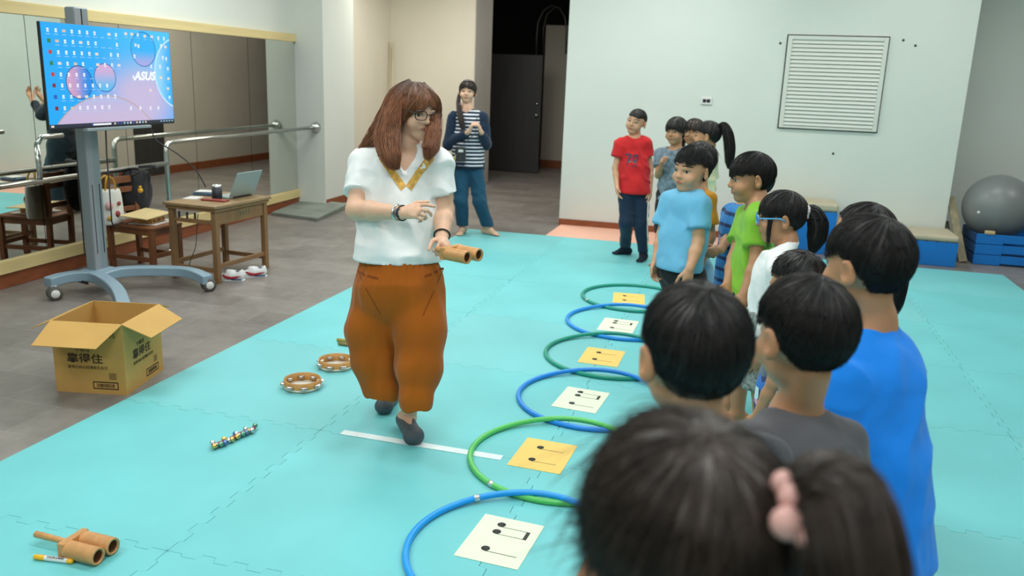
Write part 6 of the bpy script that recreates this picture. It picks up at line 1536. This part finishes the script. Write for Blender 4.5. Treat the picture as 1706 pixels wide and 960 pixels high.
FG = kid('child with dark brown hair in a pink-tied ponytail, blurred, closest of all to the camera', (1157, 700), .72*K, 196, .222, M_skinC, 1.0)
J = FG.J; FG.headrot = (8, 6, 0)
FG.build_body(.005); FG.shirt(F_navy, h=.008, name='tee_shirt'); FG.pants(F_navy, cuff=.3, h=.01, name='shorts')
hair(FG.Hd, FG.o, M_hairD, limits=((0, 104), (30, 106), (60, 106), (90, 112), (120, 122), (180, 128)), thick=.065, taper=.3, n=8000, length=.55, seed=20, lift=.04, fly=.06, jag=4, radius=.0028, swirl=.15)
H = FG.Hd
pt0 = FG.L(D(1335, 815, .70*K))
lock([[(FG.L(D(1300, 850, .72*K)), .018, 1, (0, 1, 0)), (FG.L(D(1335, 820, .67*K)), .024, 1, (0, 1, 0)), (FG.L(D(1395, 830, .63*K)), .038, 1, (0, 1, 0)), (FG.L(D(1425, 950, .61*K)), .040, 1, (0, 1, 0)), (FG.L(D(1440, 1100, .62*K)), .034, 1, (0, 1, 0)), (FG.L(D(1440, 1220, .64*K)), .012, 1, (0, 1, 0))]], FG.o, M_hairD, n=900, radius=.0007, seed=9, name='ponytail')
mt = MB(); M_tie = mat('tie_pink', '#c99a92', .6, var=.15, scale=30)
for (x, y, d_, r) in ((1305, 805, .645, .010), (1318, 830, .635, .011), (1312, 872, .625, .014), (1350, 895, .62, .013), (1345, 860, .63, .009)): mt.sphere(tuple(FG.L(D(x, y, d_*K))), r, 14)
mt.tube([FG.L(D(x, y, d_*K)) for (x, y, d_) in ((1300, 795, .65), (1318, 822, .635), (1338, 850, .63), (1352, 890, .622))], .008, 8)
mt.build('hair_tie', M_tie, FG.o)

# ================================================================ bags and shoes by the desk
def soft(name, prims, h, material, parent, **kw): return cloth(name, prims, h, material, parent, **kw)
hx, hy = wd/2, dp/2
bkp = thing('backpack', 'black backpack hung on the back of the wooden chair', 'backpack', on_chair(hx+.03, hy+.045, Hc+.05), angc)
soft('bag_body', [ball((0, 0, .15), (.17, .085, .20), .02), ball((.02, .06, .10), (.14, .07, .13), .03), cone((-.08, -.02, .28), (.08, -.02, .28), .05, .05, .04)], .008, F_black, bkp, amp=.006)
MB().tube(spline([(-.10, -.05, .30), (-.09, -.15, .33), (-.08, -.14, .36), (-.06, -.02, .35)]), .014, 8, flat=.4).build('shoulder_strap', mat('strap_grey', (.04, .042, .045), .7), bkp)
MB().tube(spline([(.10, -.05, .30), (.10, -.15, .34), (.08, -.14, .37), (.04, -.02, .36)]), .014, 8, flat=.4).build('shoulder_strap', mat('strap_grey', (.04, .042, .045), .7), bkp)
ck = MB().sphere((-.10, -.16, .19), (.024, .02, .020), 12).sphere((-.10, -.16, .215), .014, 10).build('yellow_charm', mat('charm_yellow', '#d8a52c', .5), bkp)
tb_ = thing('tote_bag', 'white cotton tote bag with yellow handles hanging by the chair back', 'bag', on_chair(-hx-.02, hy-.07, Hc+.003), angc)
soft('bag_body', [cone((0, 0, .05), (0, 0, .22), .13, .12, .02, fdir=(0, 1, 0), flat=2.4, cuts=[((0, 0, .27), (0, 0, 1)), ((0, 0, .0), (0, 0, -1))])], .007, fabric('tote_canvas', (.66, .66, .62)), tb_, amp=.006)
for yy in (-.03, .03): MB().tube(spline([(-.05, yy, .26), (-.04, yy, .34), (0, yy*.5, .38), (.04, yy, .34), (.05, yy, .26)]), .009, 8, flat=.4).build('bag_handle', mat('handle_yellow', '#dcae3c', .7), tb_)
for (x, z, r, mi) in ((-.045, .15, .035, 0), (.03, .08, .025, 1), (-.05, .055, .022, 2), (.05, .16, .018, 1)):
    MB().lathe([(0, .001), (r, .001), (r, -.002)], (x, -.058, z), (0, -1, 0), 14).build('bag_print', [mat('print_pink', '#cf9d9d', .7), mat('print_red', '#9c3a3a', .7), mat('print_mustard', '#c79a34', .7)][mi], tb_)
def sneaker(px, py, rz, label):
    p = G(px, py, FL); t = thing('sneaker', label, 'shoe', (p[0], p[1], FL), math.radians(rz), 'pair of sneakers')
    MW = mat('sneaker_white', (.72, .73, .73), .45); L = .21
    up_ = [cone((-.06, 0, .045), (.0, 0, .045), .036, .038, .02), cone((0, 0, .042), (.085, 0, .028), .038, .026, .02), ball((.085, 0, .026), (.04, .036, .024), .02), cone((-.06, 0, .05), (-.062, 0, .072), .034, .030, .015), cone((-.02, 0, .06), (.03, 0, .075), .026, .016, .02), cone((-.055, 0, .075), (-.045, 0, .12), .024, .028, .008, 's'), cone((-.03, 0, .085), (-.005, 0, .12), .020, .02, .008, 's'),
           Prim(lambda x, y, z: .012-z+0*x+0*y, None, None, 'i', 0)]
    v, q = surface(up_, .004); np_mesh('upper', v, q, MW, t)
    o_ = [(-.098, -.02), (-.085, -.036), (-.03, -.034), (.03, -.038), (.085, -.042), (.115, -.03), (.128, 0), (.115, .03), (.085, .04), (.03, .036), (-.03, .032), (-.085, .034), (-.098, .02)]
    MB().prism(o_, 0, .016).build('sole', mat('sole_white', (.66, .67, .68), .5), t, bevel=.004)
    for s in (-1, 1):
        P = [(-.075, s*.036, .048), (-.03, s*.0395, .036), (.02, s*.041, .034), (.05, s*.036, .044), (.068, s*.026, .053)]
        MB().tube(spline(P, 5), [.003+.009*math.sin(min(1, i/20)*3.0) for i in range(21)], 8, flat=.35, flat_dir=(0, 1, 0)).build('red_flash', mat('flash_red', '#9e2430', .5), t)
        MB().tube([(-.08, s*.036, .018), (.0, s*.037, .018)], .004, 6).build('blue_line', mat('line_blue', '#2f4a8c', .5), t)
    MB().tube(spline([(.0, -.015, .078), (.02, 0, .084), (.0, .015, .080), (.03, 0, .076)]), .003, 6).build('laces', MW, t)
    MB().sphere((-.045, 0, .062), (.03, .022, .02), 12).build('lining', mat('lining_navy', '#3c4660', .8), t)
sneaker(387, 468, 200, 'white sneaker with red flash under the desk, the one nearer the display stand')
sneaker(424, 462, 215, 'white sneaker with red flash under the desk, the one farther from the display stand')
